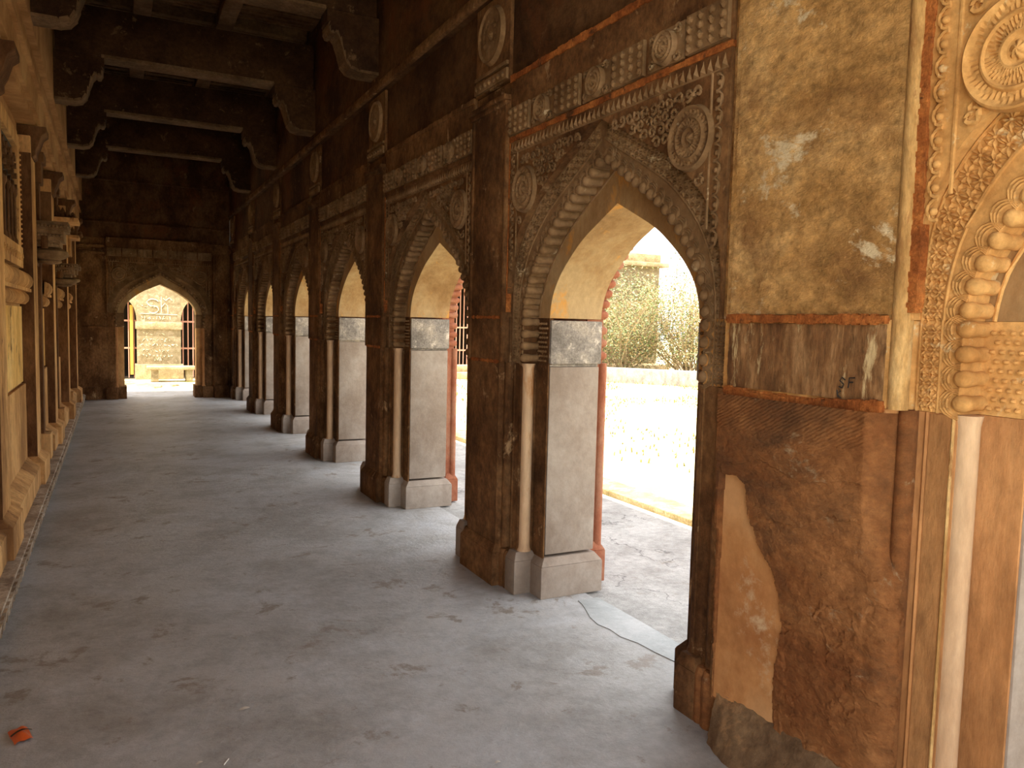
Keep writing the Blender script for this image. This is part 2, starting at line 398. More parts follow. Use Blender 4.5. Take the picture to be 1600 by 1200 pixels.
def arch_parts(root, pal, detail=1.0):
    """all parts of one pointed arch; root origin is on the face plane, apex axis, floor level. local -x faces the viewer"""
    ZT = 2.59
    def plate(xa, xb, K, name, mat, ks=None):
        mb = MB()
        for side in (-1, 1):
            for i in range(NZ):
                a, b = K[i], K[i+1]
                if b[0]-a[0] < 1e-5: continue
                ya, yb = side*a[0], side*b[0]
                mb.add([(xa,ya,a[1]),(xa,yb,b[1]),(xa,yb,ZT),(xa,ya,ZT),(xb,ya,a[1]),(xb,yb,b[1]),(xb,yb,ZT),(xb,ya,ZT)],
                       [(0,1,2,3),(7,6,5,4),(0,4,5,1)])
            e = K[-1][0]
            if FH - e > .001:
                y0, y1 = sorted((side*e, side*FH))
                mb.box(xa, xb, y0, y1, ZS, ZT)
        return mb.build(name, mat, root, 30)
    plate(SPX, 0.0, K2, 'spandrel', pal['spandrel'])
    # band backing: between extrados and billet line
    plate(0.0, .09, K1, 'band_backing', pal['band'])
    plate(.09, .43, K0, 'soffit_ring', pal['soffit'])
    plate(.43, .54, K1, 'outer_order', pal['outer'])
    # inner chamfer strip round the opening
    mb = MB()
    for side in (-1, 1): band_lines(mb, side, .02, 1.0, (.80,), .006)
    mb.v = [v + Vector((.09, 0, 0)) for v in mb.v]
    mb.build('roll_moulding', pal['band'], root, 50)
    # lattice band
    for side in (-1, 1):
        mb = MB(); leaf_band(mb, side, .03, 1.0)
        band_lines(mb, side, .01, 1.0, (1.47, 1.97), .0055)
        mb.build('lattice_band', pal['carve'], root, 20)
    # fans
    nb = 17
    for side in (-1, 1):
        mb = MB()
        for i in range(nb): fan(mb, side, .045 + .93*i/(nb-1), .036)
        sm_ = mb.build('scalloped_moulding', pal['carve'], root, 50)
        for i in range(nb):
            t = .045 + .93*i/(nb-1); p = FP(side, .99, t)
            if (side, i) in pal.get('missing', ()): continue
            share('billet', pal['billet'], sm_, p)
    # outer face billets, painted red
    mb = MB()
    for side in (-1, 1):
        for i in range(nb):
            t = .045 + .93*i/(nb-1); p = FP(side, .99, t)
            mb.lathe([(.024,.44),(.024,.5),(.027,.545),(.018,.56)], (0, p.y, p.z), 'x', 8)
    mb.build('outer_billet_row', 'redpaint', root, 50)
    # medallions
    for side in (-1, 1):
        mb = MB(); medallion(mb, side*pal.get('med', (.69, 2.29, .128))[0], pal.get('med', (.69, 2.29, .128))[1], pal.get('med', (.69, 2.29, .128))[2], flutes=(44 if 'med' in pal else 28), x0=SPX, nr=int(20*detail), na=int(72*detail))
        mb.build('medallion', pal['carve'], root, 25)
    # foliage scrolls in the spandrel
    for side in (-1, 1):
        mb = MB(); rnd = random.Random(5)
        for iy in range(15):
            for iz in range(12):
                dx = .05 + iy*.056 + (.028 if iz % 2 else 0); z = 1.98 + iz*.048
                if z > 2.50 or dx > .775: continue
                if not in_spandrel(dx, z, .026): continue
                mdc = pal.get('med', (.69, 2.29, .128))
                if math.hypot(dx-mdc[0], z-mdc[1]) < mdc[2]+.026: continue
                curl(mb, (SPX, side*dx, z), .026, rnd.uniform(0, 6), side*(1 if (iy+iz) % 2 else -1))
                leaf(mb, Vector((SPX, side*dx+rnd.uniform(-.03,.03), z+rnd.uniform(-.03,.03))), Vector((0, rnd.uniform(-1,1), rnd.uniform(-1,1)+.01)), .03, .014, .010, NRM)
        mb.build('foliage_scrolls', pal['carve'], root, 50)
    mb = MB()
    teardrops(mb, -.88, .88, 2.515, .055, 44, SPX)
    mb.tube([(SPX, -.88, 2.512), (SPX, .88, 2.512)], .005, 5)
    mb.build('leaf_fringe', pal['carve'], root, 30)
    for side in (-1, 1):
        mb = MB(); crescents(mb, side*.815, side*.865, 1.86, 2.50, 10, SPX)
        mb.tube([(SPX, side*.795, 1.93), (SPX, side*.795, 2.51)], .006, 6)
        mb.build('crescent_border', pal['carve'], root, 50)
    # mortar joint over the arch
    mb = MB(); rnd = random.Random(3)
    for i in range(34):
        y = -.9 + 1.8*i/34; w = .010 + .006*rnd.random()
        mb.box(SPX-.006, 0, y, y+1.8/34, 2.59-w, 2.59+w)
    mb.build('mortar_joint', pal['joint'], root, 30)

def frieze(root, pal):
    n = 7; W = 2*FH/n
    mb = MB(); mb.box(SPX, .54, -FH, FH, 2.60, 2.93); mb.build('backing_slab', pal['spandrel'], root)
    for i in range(n):
        y0 = -FH + W*i + .012; y1 = y0 + W - .024; yc = (y0+y1)/2; zc = 2.685
        mb = MB()
        if i % 2 == 0:
            mb.box(SPX-.018, SPX, y0, y1, 2.612, 2.76)
            for a in range(4):
                for b in range(4):
                    yy = y0+.022+(y1-y0-.044)*a/3; zz = 2.632+.106*b/3
                    mb.lathe([(.0155,0),(.015,-.008),(.007,-.014)] , (SPX-.018, yy, zz), 'x', 4 if (a+b) % 2 else 8)
        else:
            mb.box(SPX-.006, SPX, y0, y1, 2.612, 2.76)
            medallion(mb, yc, zc, .072, 10, 40, 18, SPX-.006)
            for sa in (-1, 1):
                for sb in (-1, 1):
                    curl(mb, (SPX-.008, yc+sa*.085, zc+sb*.05), .022, 0 if sa < 0 else PI, sb)
        mb.build('frieze_panel', pal['carve'], root, 30)
    mb = MB(); rnd = random.Random(9)
    for i in range(34):
        y = -.895 + 1.79*i/34; w = .012 + .010*rnd.random()
        mb.box(SPX-.008, 0, y, y+1.79/34, 2.93-w, 2.93+w)
    mb.build('mortar_joint', pal['joint'], root, 30)

def pier_poly(hw, front=-.06, infl=0.0):
    """plan of a pier: list of (x, y) going round; hw = half of the distance between the two arch fields"""
    j1, j2 = hw + .135, hw + .275
    h = [(front, -(hw-.04)), ]
    pts = []
    def sidepts(s):
        f = infl
        q = [(front-f, s*(hw-.045+f)), (front+.025-f, s*(hw-.03+f)), (0-f, s*(hw+.01+f)), (0-f, s*(j1+f)), (.09-f, s*(j1+f)), (.09-f, s*(j2+f)),
             (.43+f, s*(j2+f)), (.43+f, s*(j1+f)), (.54+f, s*(j1+f))]
        return q
    a = sidepts(-1); b = sidepts(1)
    return a + b[::-1]

def make_pier(root, hw, pal, wide=False):
    j1, j2 = hw+.135, hw+.275
    pl = MB()
    def blk(x0, x1, y0, y1, h=.20, t=.045, e=.03):
        pl.prism([(x0,y0),(x1,y0),(x1,y1),(x0,y1)], 0, h)
        pl.prism([(x0,y0),(x1,y0),(x1,y1),(x0,y1)], h, h+t, [(x0+e,y0+e),(x1-e,y0+e),(x1-e,y1-e),(x0+e,y1-e)])
    if not wide: blk(-.095, .05, -hw+.01, hw-.01)
    for s in (-1, 1):
        for (c, w) in ((hw-.005, .028), (hw+.045, .022)):
            if wide and s > 0 and False: continue
            pl.lathe([(w+.012,0),(w+.012,.19),(w,.225)], (-.012, s*c, 0), 'z', 10)
    pl.prism([(-.03,-j1+.06),(.09,-j1+.06),(.09,j1-.06),(-.03,j1-.06)] if not wide else [(-.0,-j1+.06),(.09,-j1+.06),(.09,j1-.06),(-.0,j1-.06)], 0, .215)
    pl.build('plinth', pal['plinth'], root, 30, .006)
    for s in (-1, 1):
        pl = MB(); y0, y1 = sorted((s*(j1-.075), s*(j1+.045))); blk(-.045, .10, y0, y1, .195, .05, .018); pl.build('colonnette_plinth', pal['colp'] if not (wide and s > 0) else 'brown', root, 30, .006)
        pl = MB(); y0, y1 = sorted((s*(j1-.02), s*(j2+.035))); blk(.06, .47, y0, y1, .185, .045, .035); pl.build('jamb_plinth', pal['jamb'] if not (wide and s > 0) else 'brown', root, 30, .006)
        pl = MB(); y0, y1 = sorted((s*(j1-.12), s*(j1+.035))); blk(.46, .585, y0, y1, .195, .05, .03); pl.build('outer_plinth', 'redpaint', root, 30, .006)
    # shaft core (front pilaster + strips)
    core = MB()
    def front_poly(z): return None
    j1, j2 = hw+.135, hw+.275
    core.prism([(-.06,-(hw-.045)),(-.035,-(hw-.03)),(0,-(hw+.0)),(0,-j1),(.09,-j1),(.09,-j2+.006),(.10,-j2+.006),(.10,j2-.006),(.09,j2-.006),(.09,j1),(0,j1),(0,(hw+.0)),(-.035,(hw-.03)),(-.06,(hw-.045))], .22, ZC)
    if wide:
        core = MB()
        core.prism([(-.06,-(hw-.045)),(-.035,-(hw-.03)),(0,-(hw+.0)),(0,-j1),(.09,-j1),(.09,-j2+.006),(.10,-j2+.006),(.10,.0),(-.06,.0)], .22, ZC)
        c2 = MB(); c2.prism([(-.06,.0),(.10,.0),(.10,j2-.006),(.09,j2-.006),(.09,j1),(0,j1),(0,(hw+.0)),(-.035,(hw-.03)),(-.06,(hw-.045))], .22, ZC)
        c2.build('lower_shaft', 'brown', root, 30, .004)
    core.build('lower_shaft', pal['shaft'], root, 30, .004)
    # rounded vertical ribs beside the pilaster and thin lines on the strips
    for s in (-1, 1):
        rb = MB()
        rb.lathe([(.028,.24),(.028,ZC)], (-.012, s*(hw-.005), 0), 'z', 10)
        rb.build('rib_moulding', 'brown' if (wide and s > 0) else ('rock' if wide else pal['shaft']), root, 50)
        for r_, yy_ in ((.007, hw+.045), (.006, j1-.012)):
            rb = MB(); rb.lathe([(r_,.24),(r_,ZC)], (0.001, s*yy_, 0), 'z', 6)
            rb.build('thin_fillet', 'brown' if (wide and s > 0) else ('rib' if wide and r_ < .0065 else pal['shaft']), root, 50)
        if wide and s < 0:
            sb = MB(); sb.box(-.003, .02, -(j1-.02), -(hw+.055), .24, ZC-.004); sb.build('side_strip', 'dark_strip', root, 30)
    for s in (-1, 1):
        cm = MB(); cm.lathe([(.042,.245),(.036,.262),(.034,.28),(.034,ZC-.03),(.04,ZC)], (.036, s*(j1+.004), 0), 'z', 16)
        cm.build('colonnette', pal['col'] if not (wide and s > 0) else 'brown', root, 50)
        jb = MB(); y0, y1 = sorted((s*(j2-.16), s*j2)); jb.box(.10, .425, y0, y1, .245, ZC-.012)
        jb.build('jamb_slab', pal['jamb'], root, 30, .006)
        js = MB(); y0, y1 = sorted((s*(j2-.16), s*(j2-.008))); js.box(.10, .425, y0, y1, ZC-.012, ZC+.004)
        y0, y1 = sorted((s*(j2-.16), s*(j2+.012))); js.box(.095, .432, y0, y1, ZC+.004, ZS-.012)
        js.build('impost_block', pal['impost'], root, 30, .008)
    # outer order, painted red outside
    om = MB(); om.box(.425, .54, -j1, j1, .2, ZS+.0)
    om.box(.10, .43, -(j2-.15), j2-.15, .2, ZS)
    om.build('outer_pilaster', 'redpaint', root, 30, .004)
    ob = MB()
    for s in (-1, 1):
        for i in range(3): ob.lathe([(.024,.44),(.024,.5),(.027,.545),(.018,.56)], (0, s*(j1-.002), ZC+.045+i*.075), 'x', 8)
        ob.lathe([(.03,.22),(.03,ZC)], (.545, s*(j1-.01), 0), 'z', 8)
    ob.build('outer_billet_row', 'redpaint', root, 50)
    # springer course with carving
    sp = MB(); sp.prism([(-.06,-(hw-.045)),(-.035,-(hw-.03)),(0,-(hw)),(0,-j1),(.09,-j1),(.09,-j2+.006),(.12,-j2+.006),(.12,j2-.006),(.09,j2-.006),(.09,j1),(0,j1),(0,(hw)),(-.035,(hw-.03)),(-.06,(hw-.045))], ZC, ZS)
    sp.build('springer_block', pal['springer'], root, 30, .004)
    cv = MB()
    for s in (-1, 1):
        # the arch of that side has its axis at distance hw+FH
        sub = MB()
        leaf_band(sub, s, 1.01, 1.25, down=True); band_lines(sub, s, 1.0, 1.26, (1.47, 1.97), .0045, 2)
        for i in range(4): fan(sub, s, 1.025 + .068*i, .036)
        for v in sub.v: v.y = s*(hw+FH) - v.y
        cv = MB(); cv.add(sub.v, sub.f)
        # diaper of small bosses on the recessed face
        for a in range(4):
            for b in range(9):
                yy = s*(j1 + .028 + .026*a + (.013 if b % 2 else 0)); zz = ZC + .02 + .026*b
                cv.lathe([(.008,.09),(.006,.082),(.003,.078)], (0, yy, zz), 'x', 5)
        cb_ = cv.build('carved_band', pal['carve'] if not (wide and s > 0) else 'carved', root, 30)
        for i in range(4):
            share('billet', pal['billet'] if not (wide and s > 0) else BIL_D, cb_, (0, s*(j1+.002), ZC + .032 + .068*i))
    # upper pilaster up to the little cornice
    up = MB(); w = hw-.035
    up.prism([(-.06,-(hw-.045)),(-.035,-(hw-.03)),(-.03,-hw),(.54,-hw),(.54,hw),(-.03,hw),(-.035,hw-.03),(-.06,hw-.045)], ZS, 2.80)
    up.box(-.03, .54, -hw, hw, 2.80, 2.93)
    up.build('upper_shaft', pal['upper'], root, 30, .004)
    for s in ((-1, 1) if not wide else (-1,)):
        rb = MB(); rb.lathe([(.03,ZC),(.03,2.8)], (-.038, s*(hw-.024), 0), 'z', 10)
        rb.build('upper_rib', pal['rib'], root, 50)
    cp = MB(); cp.box(-.075, .0, -hw+.01, hw-.01, 2.79, 2.82); cp.box(-.09, .0, -hw, hw, 2.82, 2.85)
    cp.build('cap_moulding', pal['cap'], root, 30, .006)
    # joints
    jm = MB(); rnd = random.Random(int(hw*100))
    for z in (ZC, ZS):
        for i in range(20):
            y = -(hw-.05) + 2*(hw-.05)*i/20; q = .005 + .007*rnd.random()
            jm.box(-.064, -.05, y, y + 2*(hw-.05)/20, z-q, z+q)
    for s in (-1,):
        zz = 1.62 if not wide else 9
        while zz < 2.58:
            q = .004 + .007*rnd.random()
            y0 = s*(hw+.002)
            jm.box(-.050, -.02, y0-q, y0+q, zz, zz+.02); zz += .02
    jm.build('mortar_joint', pal['joint'], root, 30)

def make_attic(root, hw, pal):
    tp = MB(); tp.box(-.05, -.026, -hw+.02, hw-.02, .0, .52); tp.build('backing_slab', pal['upper'], root, 30, .006)
    t2 = MB(); t2.box(-.065, -.05, -hw+.03, hw-.03, .01, .07)
    for a in range(7): t2.lathe([(.016,0),(.012,-.010),(.004,-.014)], (-.065, (a-3)*(hw-.06)/3.2, .04), 'x', 4)
    t2.build('fret_panel', pal['carve'], root, 30)
    t2 = MB(); t2.box(-.065, -.05, -hw+.03, hw-.03, .09, .11); t2.build('fillet', pal['carve'], root, 30)
    t2 = MB(); medallion(t2, 0, .31, min(hw-.05, .17), 12, 48, 20, -.05); t2.build('roundel', pal['carve'], root, 25)

# ------------------------------------------------------------------ setting: floors and walls
XR_FACE, YE = XF, 15.95
ys_arch = [.565, 3.13, 5.42, 7.71, 10.0, 12.29, 14.58]
mb = MB(); mb.box(-1.6, 2.42, -7, 17.6, -.12, 0.0)
o = struct(mb.build('floor', 'floor'), 'smooth grey cement floor running down the arcade', 'floor')
mb = MB(); mb.box(2.42, 4.04, -7, 22, -.14, -.012)
struct(mb.build('floor_pavement', 'pave'), 'light grey concrete walk outside the arches', 'floor')
mb = MB(); mb.box(-1.6, 2.42, 17.6, 21, -.16, -.01); mb.box(4.04, 60, -30, 80, -.16, -.02); mb.box(-60, 4.04, 22, 80, -.16, -.02)
mb.box(-60, -1.6, -30, 22, -.16, -.02); mb.box(-1.6, 4.04, -30, -7, -.16, -.02)
struct(mb.build('floor_courtyard', 'ground'), 'bleached dusty courtyard ground with dry grass', 'ground')

# upper arcade wall above the friezes and the ceiling
mb = MB()
mb.box(2.035, 2.60, -7, YE+.5, 2.93, 3.46)          # plain course
mb.box(1.985, 2.60, -7, YE+.5, 3.46, 4.95)
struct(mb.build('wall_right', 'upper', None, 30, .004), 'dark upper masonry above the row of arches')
mb = MB()
for a_, b_ in ((-7, -6.85), (-5.45, -4.60), (-3.20, -2.40)): mb.box(2.06, 2.60, a_, b_, 0, 2.1)  # openings added in this unseen wall to brighten the near bay
mb.box(2.06, 2.60, -7, -1.11, 2.1, 2.93)
struct(mb.build('wall_right', 'upper'), 'unseen stretch of the right wall behind the camera, openings added for light')
mb = MB()
mb.box(1.955, 1.99, -1, YE, 3.455, 3.50); mb.box(1.965, 1.99, -1, YE, 3.50, 3.53)
struct(mb.build('trim_1', 'brown', None, 30, .006), 'thin weathered string course above the arches', 'trim')
mb = MB()
mb.box(-.5, 1.985, -7, YE+.5, 4.76, 4.95)
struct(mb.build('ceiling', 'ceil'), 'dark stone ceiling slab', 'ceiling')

# ceiling planks as separate slabs between the beams
beam_y = [1.95, 4.25, 6.55, 8.85, 11.13, 13.42]
rnd = random.Random(2)
first = None; n = 0
for bi in range(len(beam_y)-1):
    y = beam_y[bi] + .13
    while y < beam_y[bi+1] - .35:
        w = .38 + rnd.random()*.12
        mb = MB(); yy = min(y+w-.02, beam_y[bi+1]-.13)
        mb.box(-.46, 1.94, y, yy, 4.64+rnd.random()*.02, 4.755)
        for q in range(3): mb.box(-.4, 1.9, y+w*(.22+.22*q), y+w*(.22+.22*q)+.02, 4.632, 4.66)
        tag(mb.build('ceiling_slab', 'slab', None, 30, .006),
            'long stone roof slab across the %s bay of the ceiling' % ['nearest','second','third','fourth','farthest'][bi],
            'slab', 'roof slabs of the %s ceiling bay' % ['nearest','second','third','fourth','farthest'][bi])
        y += w
ordn = ['nearest the camera overhead', 'second from the camera overhead', 'third from the camera', 'in the middle of the visible ceiling', 'second last before the end wall', 'last before the end wall']
def beam_thing(i, y):
    t = thing('ceiling_beam', 'heavy brown stone cross beam %s' % ordn[i], 'beam', (.745, y, 4.05), 0, 'stone cross beams')
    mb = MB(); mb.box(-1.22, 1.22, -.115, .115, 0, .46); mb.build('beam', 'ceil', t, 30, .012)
    mb = MB(); mb.box(-.83, .80, -.12, .12, -.012, .02); mb.build('soffit_face', 'beam', t, 30, .005)
    return t
for i, y in enumerate(beam_y): beam_thing(i, y)
# joists
jn = ['in the nearest ceiling bay', 'in the second ceiling bay', 'in the third ceiling bay', 'in the fourth ceiling bay', 'in the farthest ceiling bay']
jm = {}
for bi in range(len(beam_y)-1):
    for k, x in enumerate((.28, 1.04)):
        y0, y1 = beam_y[bi]+.115, beam_y[bi+1]-.115
        mb = MB(); mb.box(-.08, .08, 0, y1-y0, 0, .14)
        o = mb.build('ceiling_joist', 'beam', None, 30, .01); o.location = (x, y0, 4.50)
        tag(o, 'short stone joist on the %s side %s' % (['left', 'right'][k], jn[bi]), 'joist', 'stone ceiling joists')
# S-curved brackets
def bracket_mesh():
    pr = [(0,0),(.17,0),(.235,.02),(.275,.07),(.295,.14),(.325,.24),(.355,.285),(.375,.27),(.40,.275),(.415,.31),(.415,.345),(.43,.36),(.43,.45),(0,.45)]
    mb = MB(); mb.extr(pr, lambda p, k: (p[0], -.105 if k == 0 else .105, p[1]))
    body = mb.mesh('bracket_body', 'ceil', 40)
    inner = [(p[0], p[1]) for p in pr]
    st = MB(); n = 12
    for i in range(n-2):
        a, b = pr[i], pr[i+1]
        st.add([(a[0]+.0,-.112,a[1]-.008),(b[0]+.006,-.112,b[1]-.008),(b[0]+.006,.112,b[1]-.008),(a[0],.112,a[1]-.008),
                (a[0]-.0,-.112,a[1]+.014),(b[0]-.012,-.112,b[1]+.014),(b[0]-.012,.112,b[1]+.014),(a[0],.112,a[1]+.014)],
               [(0,3,2,1),(4,5,6,7),(0,1,5,4),(1,2,6,5),(2,3,7,6),(3,0,4,7)])
    return body, st.mesh('bracket_edge', 'beam', 40)
BB, BE = bracket_mesh()
for i, y in enumerate(beam_y):
    for s in (0, 1):
        t = thing('stone_bracket', 'curved stone bracket, %s wall, under cross beam %s' % (['left', 'right'][s], ordn[i]), 'bracket',
                  ((-.49, y, 3.60) if s == 0 else (1.985, y, 3.60)), 0 if s == 0 else PI, 'curved ceiling brackets')
        share('bracket_body', BB, t); share('curved_edge', BE, t)

# ------------------------------------------------------------------ the arcade
BIL_D = billet_mesh('carved'); BIL_L = billet_mesh('carved_light')
dark = dict(spandrel='brown', band='carved', soffit='intrados', outer='redpaint', carve='carved', joint='mortar', billet=BIL_D,
            plinth='brown', colp='jamb', shaft='brown', rib='brown', col='col', jamb='jamb', impost='grey_block', springer='brown', upper='brown', cap='brown')
far = dict(dark); far['joint'] = 'brown'
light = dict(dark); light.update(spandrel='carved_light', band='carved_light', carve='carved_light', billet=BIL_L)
arch_names = ['nearest carved pointed arch, cut off by the right edge of the photo',
              'large carved pointed arch framing the green bush in the courtyard',
              'second full carved arch from the camera, with the barred window seen through it',
              'third full pointed arch along the right wall',
              'fourth full pointed arch along the right wall', 'fifth full pointed arch along the right wall, narrow in view',
              'last pointed arch of the right wall beside the end wall']
roots = []
for i, y in enumerate(ys_arch):
    if i in (0, 1, 2):
        t = thing('pointed_arch', arch_names[i], 'arch', (XF, y, 0), 0, 'carved arches of the arcade')
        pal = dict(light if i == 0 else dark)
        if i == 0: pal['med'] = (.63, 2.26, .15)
        if i == 2: pal['joint'] = 'brown'; pal['missing'] = {(-1, 3), (-1, 4), (1, 9)}
        arch_parts(t, pal, 1.4 if i == 0 else 1.0)
    else:
        t = copy_tree(roots[2] if i != 3 else roots[2]); t.location = (XF, y, 0); t['label'] = arch_names[i]
    roots.append(t)
fr = []
fn_ = ['above the nearest arch at the right edge', 'above the large arch with the bush', 'above the second full arch', 'above the third full arch',
       'above the fourth full arch', 'above the fifth full arch', 'above the last arch by the end wall']
for i, y in enumerate(ys_arch):
    if i < 3:
        t = thing('carved_frieze', 'row of carved stone frieze panels ' + fn_[i], 'frieze', (XF, y, 0), 0, 'carved friezes of the arcade')
        frieze(t, light if i == 0 else dark if i == 1 else far)
    else:
        t = copy_tree(fr[2]); t.location = (XF, y, 0); t['label'] = 'row of carved stone frieze panels ' + fn_[i]
    fr.append(t)
# piers: wide one between arches 0 and 1
P1C, P1H = (1.46+2.235)/2, (2.235-1.46)/2
p1 = thing('stone_pier', 'broad flaking ochre pier with an orange plaster patch between the two nearest arches', 'pier', (XF, P1C, 0), 0, 'piers of the arcade')
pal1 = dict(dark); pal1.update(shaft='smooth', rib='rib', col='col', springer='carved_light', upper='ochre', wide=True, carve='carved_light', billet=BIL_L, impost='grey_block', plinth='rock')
make_pier(p1, P1H, pal1, True)
P1DUMMY = 0
pn = ['pier between the large arch and the second arch', 'third pier from the camera, with red painted outer edge',
      'fourth pier from the camera along the right wall', 'fifth pier from the camera along the right wall', 'sixth pier from the camera along the right wall',
      'last free pier of the arcade']
base = None
for i, lab in enumerate(pn):
    yc = (ys_arch[i+1] + ys_arch[i+2])/2 if i < 5 else None
    if yc is None: break
    if base is None:
        t = thing('stone_pier', 'dark brown sandstone ' + lab, 'pier', (XF, yc, 0), 0, 'piers of the arcade')
        make_pier(t, .25, dark); base = t
    else:
        t = copy_tree(base); t.location = (XF, yc, 0); t['label'] = 'dark brown sandstone ' + lab
        t.scale = (1, 1, 1)
t = copy_tree(base); t.location = (XF, 14.58+.895+.25, 0); t['label'] = 'dark brown sandstone pier in the corner against the end wall'
t = copy_tree(base); t.location = (XF, .565-.895-.25, 0); t['label'] = 'brown sandstone pier on the camera side of the nearest arch'

attic0 = None
for i, (yc, lab) in enumerate([(P1C, 'above the broad ochre pier'), ((3.13+5.42)/2, 'above the pier between the large and second arch'), ((5.42+7.71)/2, 'above the third pier'),
        ((7.71+10.0)/2, 'above the fourth pier'), ((10.0+12.29)/2, 'above the fifth pier'), ((12.29+14.58)/2, 'above the sixth pier'), (15.72, 'in the corner by the end wall')]):
    if i == 0:
        t = thing('roundel_panel', '', 'panel', (XF, yc, 2.935), 0, 'roundel panels of the upper wall'); make_attic(t, P1H, pal1)
    elif attic0 is None:
        t = thing('roundel_panel', '', 'panel', (XF, yc, 2.935), 0, 'roundel panels of the upper wall'); make_attic(t, .25, dark); attic0 = t
    else:
        t = copy_tree(attic0); t.location = (XF, yc, 2.935)
    t['label'] = 'carved stone panel with fluted roundel ' + lab

# damaged face of the broad pier: broken rock, plaster fill, joints, scribble
PL = [(2.15,1.05),(2.133,1.024),(2.07,1.03),(2.02,1.006),(2.004,.91),(1.961,.807),(1.90,.74),(1.881,.717),(1.844,.595),(1.845,.50),(1.861,.41),(1.875,.30),(1.861,.17),(2.16,.17)]
def inside(poly, x, y):
    c = False; j = len(poly)-1
    for i in range(len(poly)):
        a, b = poly[i], poly[j]
        if (a[1] > y) != (b[1] > y) and x < (b[0]-a[0])*(y-a[1])/(b[1]-a[1]) + a[0]: c = not c
        j = i
    return c
def pdist(poly, x, y):
    d = 9
    for i in range(len(poly)-1):
        ax, ay = poly[i]; bx, by = poly[i+1]
        t = max(0, min(1, ((x-ax)*(bx-ax)+(y-ay)*(by-ay))/((bx-ax)**2+(by-ay)**2+1e-12)))
        d = min(d, math.hypot(ax+(bx-ax)*t-x, ay+(by-ay)*t-y))
    return d
def fbm(y, z, s, o=5): 
    return noise.fractal(Vector((y*s, z*s, 3.1)), .9, 2.1, o)
def rockh(y, z):
    d = pdist(PL[1:-1], y, z); ins = inside(PL, y, z)
    low = max(0, min(1, (1.05 - z)/.6))
    h = .024 + .004*fbm(y, z, 6)
    h += (.0022+.0040*low)*fbm(y*.6, z*1.1, 24) + .0014*fbm(y*.7+5, z, 80, 3)
    c1 = 1.085 + .016*math.sin(y*17) + .010*fbm(y, 2, 12)
    if z > c1: h += .016
    c2 = .93 + .28*(1.80-y) + .03*fbm(y, 7, 7) + .015*fbm(y, 1, 25)
    if z > c2 and z < c1: h += .009
    c3 = .62 + .25*(1.75-y)*2 + .06*fbm(y, 4, 7) + .02*fbm(y, 3, 22)
    if z < c3: h -= .009
    c4 = .38 + .10*math.sin(y*13+1) + .05*fbm(y, 11, 9)
    if z < c4: h -= .006
    # angular chips low down
    q = noise.cell_vector(Vector((y*9 + fbm(y, z, 7), z*6 + fbm(z, y, 7), 0)))
    h += low*.010*(q.x-.5)
    h -= .010*max(0, fbm(y*1.0, z*.5+9, 6) - .3)*low
    if z > 1.17 + .03*math.sin(y*9): h += .0022*math.sin((y*.55+z)*2*PI/.013 + 2.5*fbm(y, z, 20))*min(1, (z-1.17)/.05)
    if ins: h = -.02
    return max(h, .008) if not ins else h
mb = MB()
Y0, Y1 = 1.52, 2.165
def rockp(u, v):
    z = .16 + (ZC-.012-.16)*v
    k = max(0, min(1, (z-.78-.05*fbm(1, z, 6))/.16)); k = k*k*(3-2*k)
    ya = 1.425 + .040*k + .010*(1-.8*k)*fbm(3, z, 14)
    y = ya + (Y1-ya)*u
    e = max(0, min(1, (1.50-y)/.07))
    g = max(0, min(1, (1.545-y)/.045))
    lowx = XF-.058-rockh(y, z)+.030*e*e
    topx = XF-.061-rockh(y, z)*(1-g*g*(3-2*g)) + max(0, 1.505-y)*1.55
    return Vector((lowx*(1-k)+topx*k, y, z))
mb.grid(200, 330, rockp)
for v in mb.v: v -= Vector((XF, P1C, 0))
mb.build('broken_face', 'rock', p1, 60)
mb = MB()
mb.grid(20, 60, lambda u, v: Vector((-.0645-.002*fbm(u, v*3, 2), 1.80-P1C+(2.172-1.80)*u, .16+(1.06-.16)*v)))
mb.build('plaster_patch', 'plaster', p1, 60)
# streaked middle block and slightly lumpy upper slab
mb = MB()
mb.grid(60, 30, lambda u, v: Vector((-.066-.004*fbm(u*2, v*1, 5), -.335+.65*u, ZC+.015+(ZS-ZC-.03)*v)))
mb.build('streaked_block', 'streak', p1, 60)
mb = MB()
mb.grid(90, 160, lambda u, v: Vector((-.066-.005*fbm(u*.65, v*1.2, 6), -.335+.65*u, ZS+.015+(1.19)*v)))
mb.build('ochre_slab', 'ochre', p1, 60)
mb = MB(); rnd = random.Random(4)
for i in range(40):
    y = -.335 + .65*i/40
    for z, a in ((ZS, .010), (ZC-.004, .014)):
        zc = z - (.012 if z < 1.4 else 0)*math.sin((i-8)/9) ; q = a + .008*rnd.random()
        mb.box(-.078-.003*rnd.random(), -.05, y, y+.65/40, zc-q, zc+q)
mb.build('thick_mortar_joint', 'mortar', p1, 40)
mb = MB()
q = .012
for k in range(90):
    z = 1.61 + k*.0145; q = max(.007, min(.022, q + rnd.uniform(-.004, .004)))
    mb.box(-.054-.004*rnd.random(), -.02, -P1H-.010-q*.8, -P1H-.010+q, z, z+.0147)
mb.build('vertical_mortar_joint', 'mortar', p1, 40)
# worn cement fillet that buries the plinth foot
mb = MB()
def fil(u, v):
    y = 1.40 + .745*u
    zt = .22 - .02*u + .012*fbm(u, 0, 5)
    xo = .055 + (.02 + .07*math.sin(min(1, (1-u)*3+.25)*PI/2))*v
    z = zt*(1-v**1.6) + .008*fbm(u*3, v, 5)*(1-v)
    return Vector((-xo-.006*fbm(u*4, v*2, 4), y-P1C, max(-.004, z)))
mb.grid(60, 18, fil)
mb.build('cement_fillet', 'fillet', p1, 60)
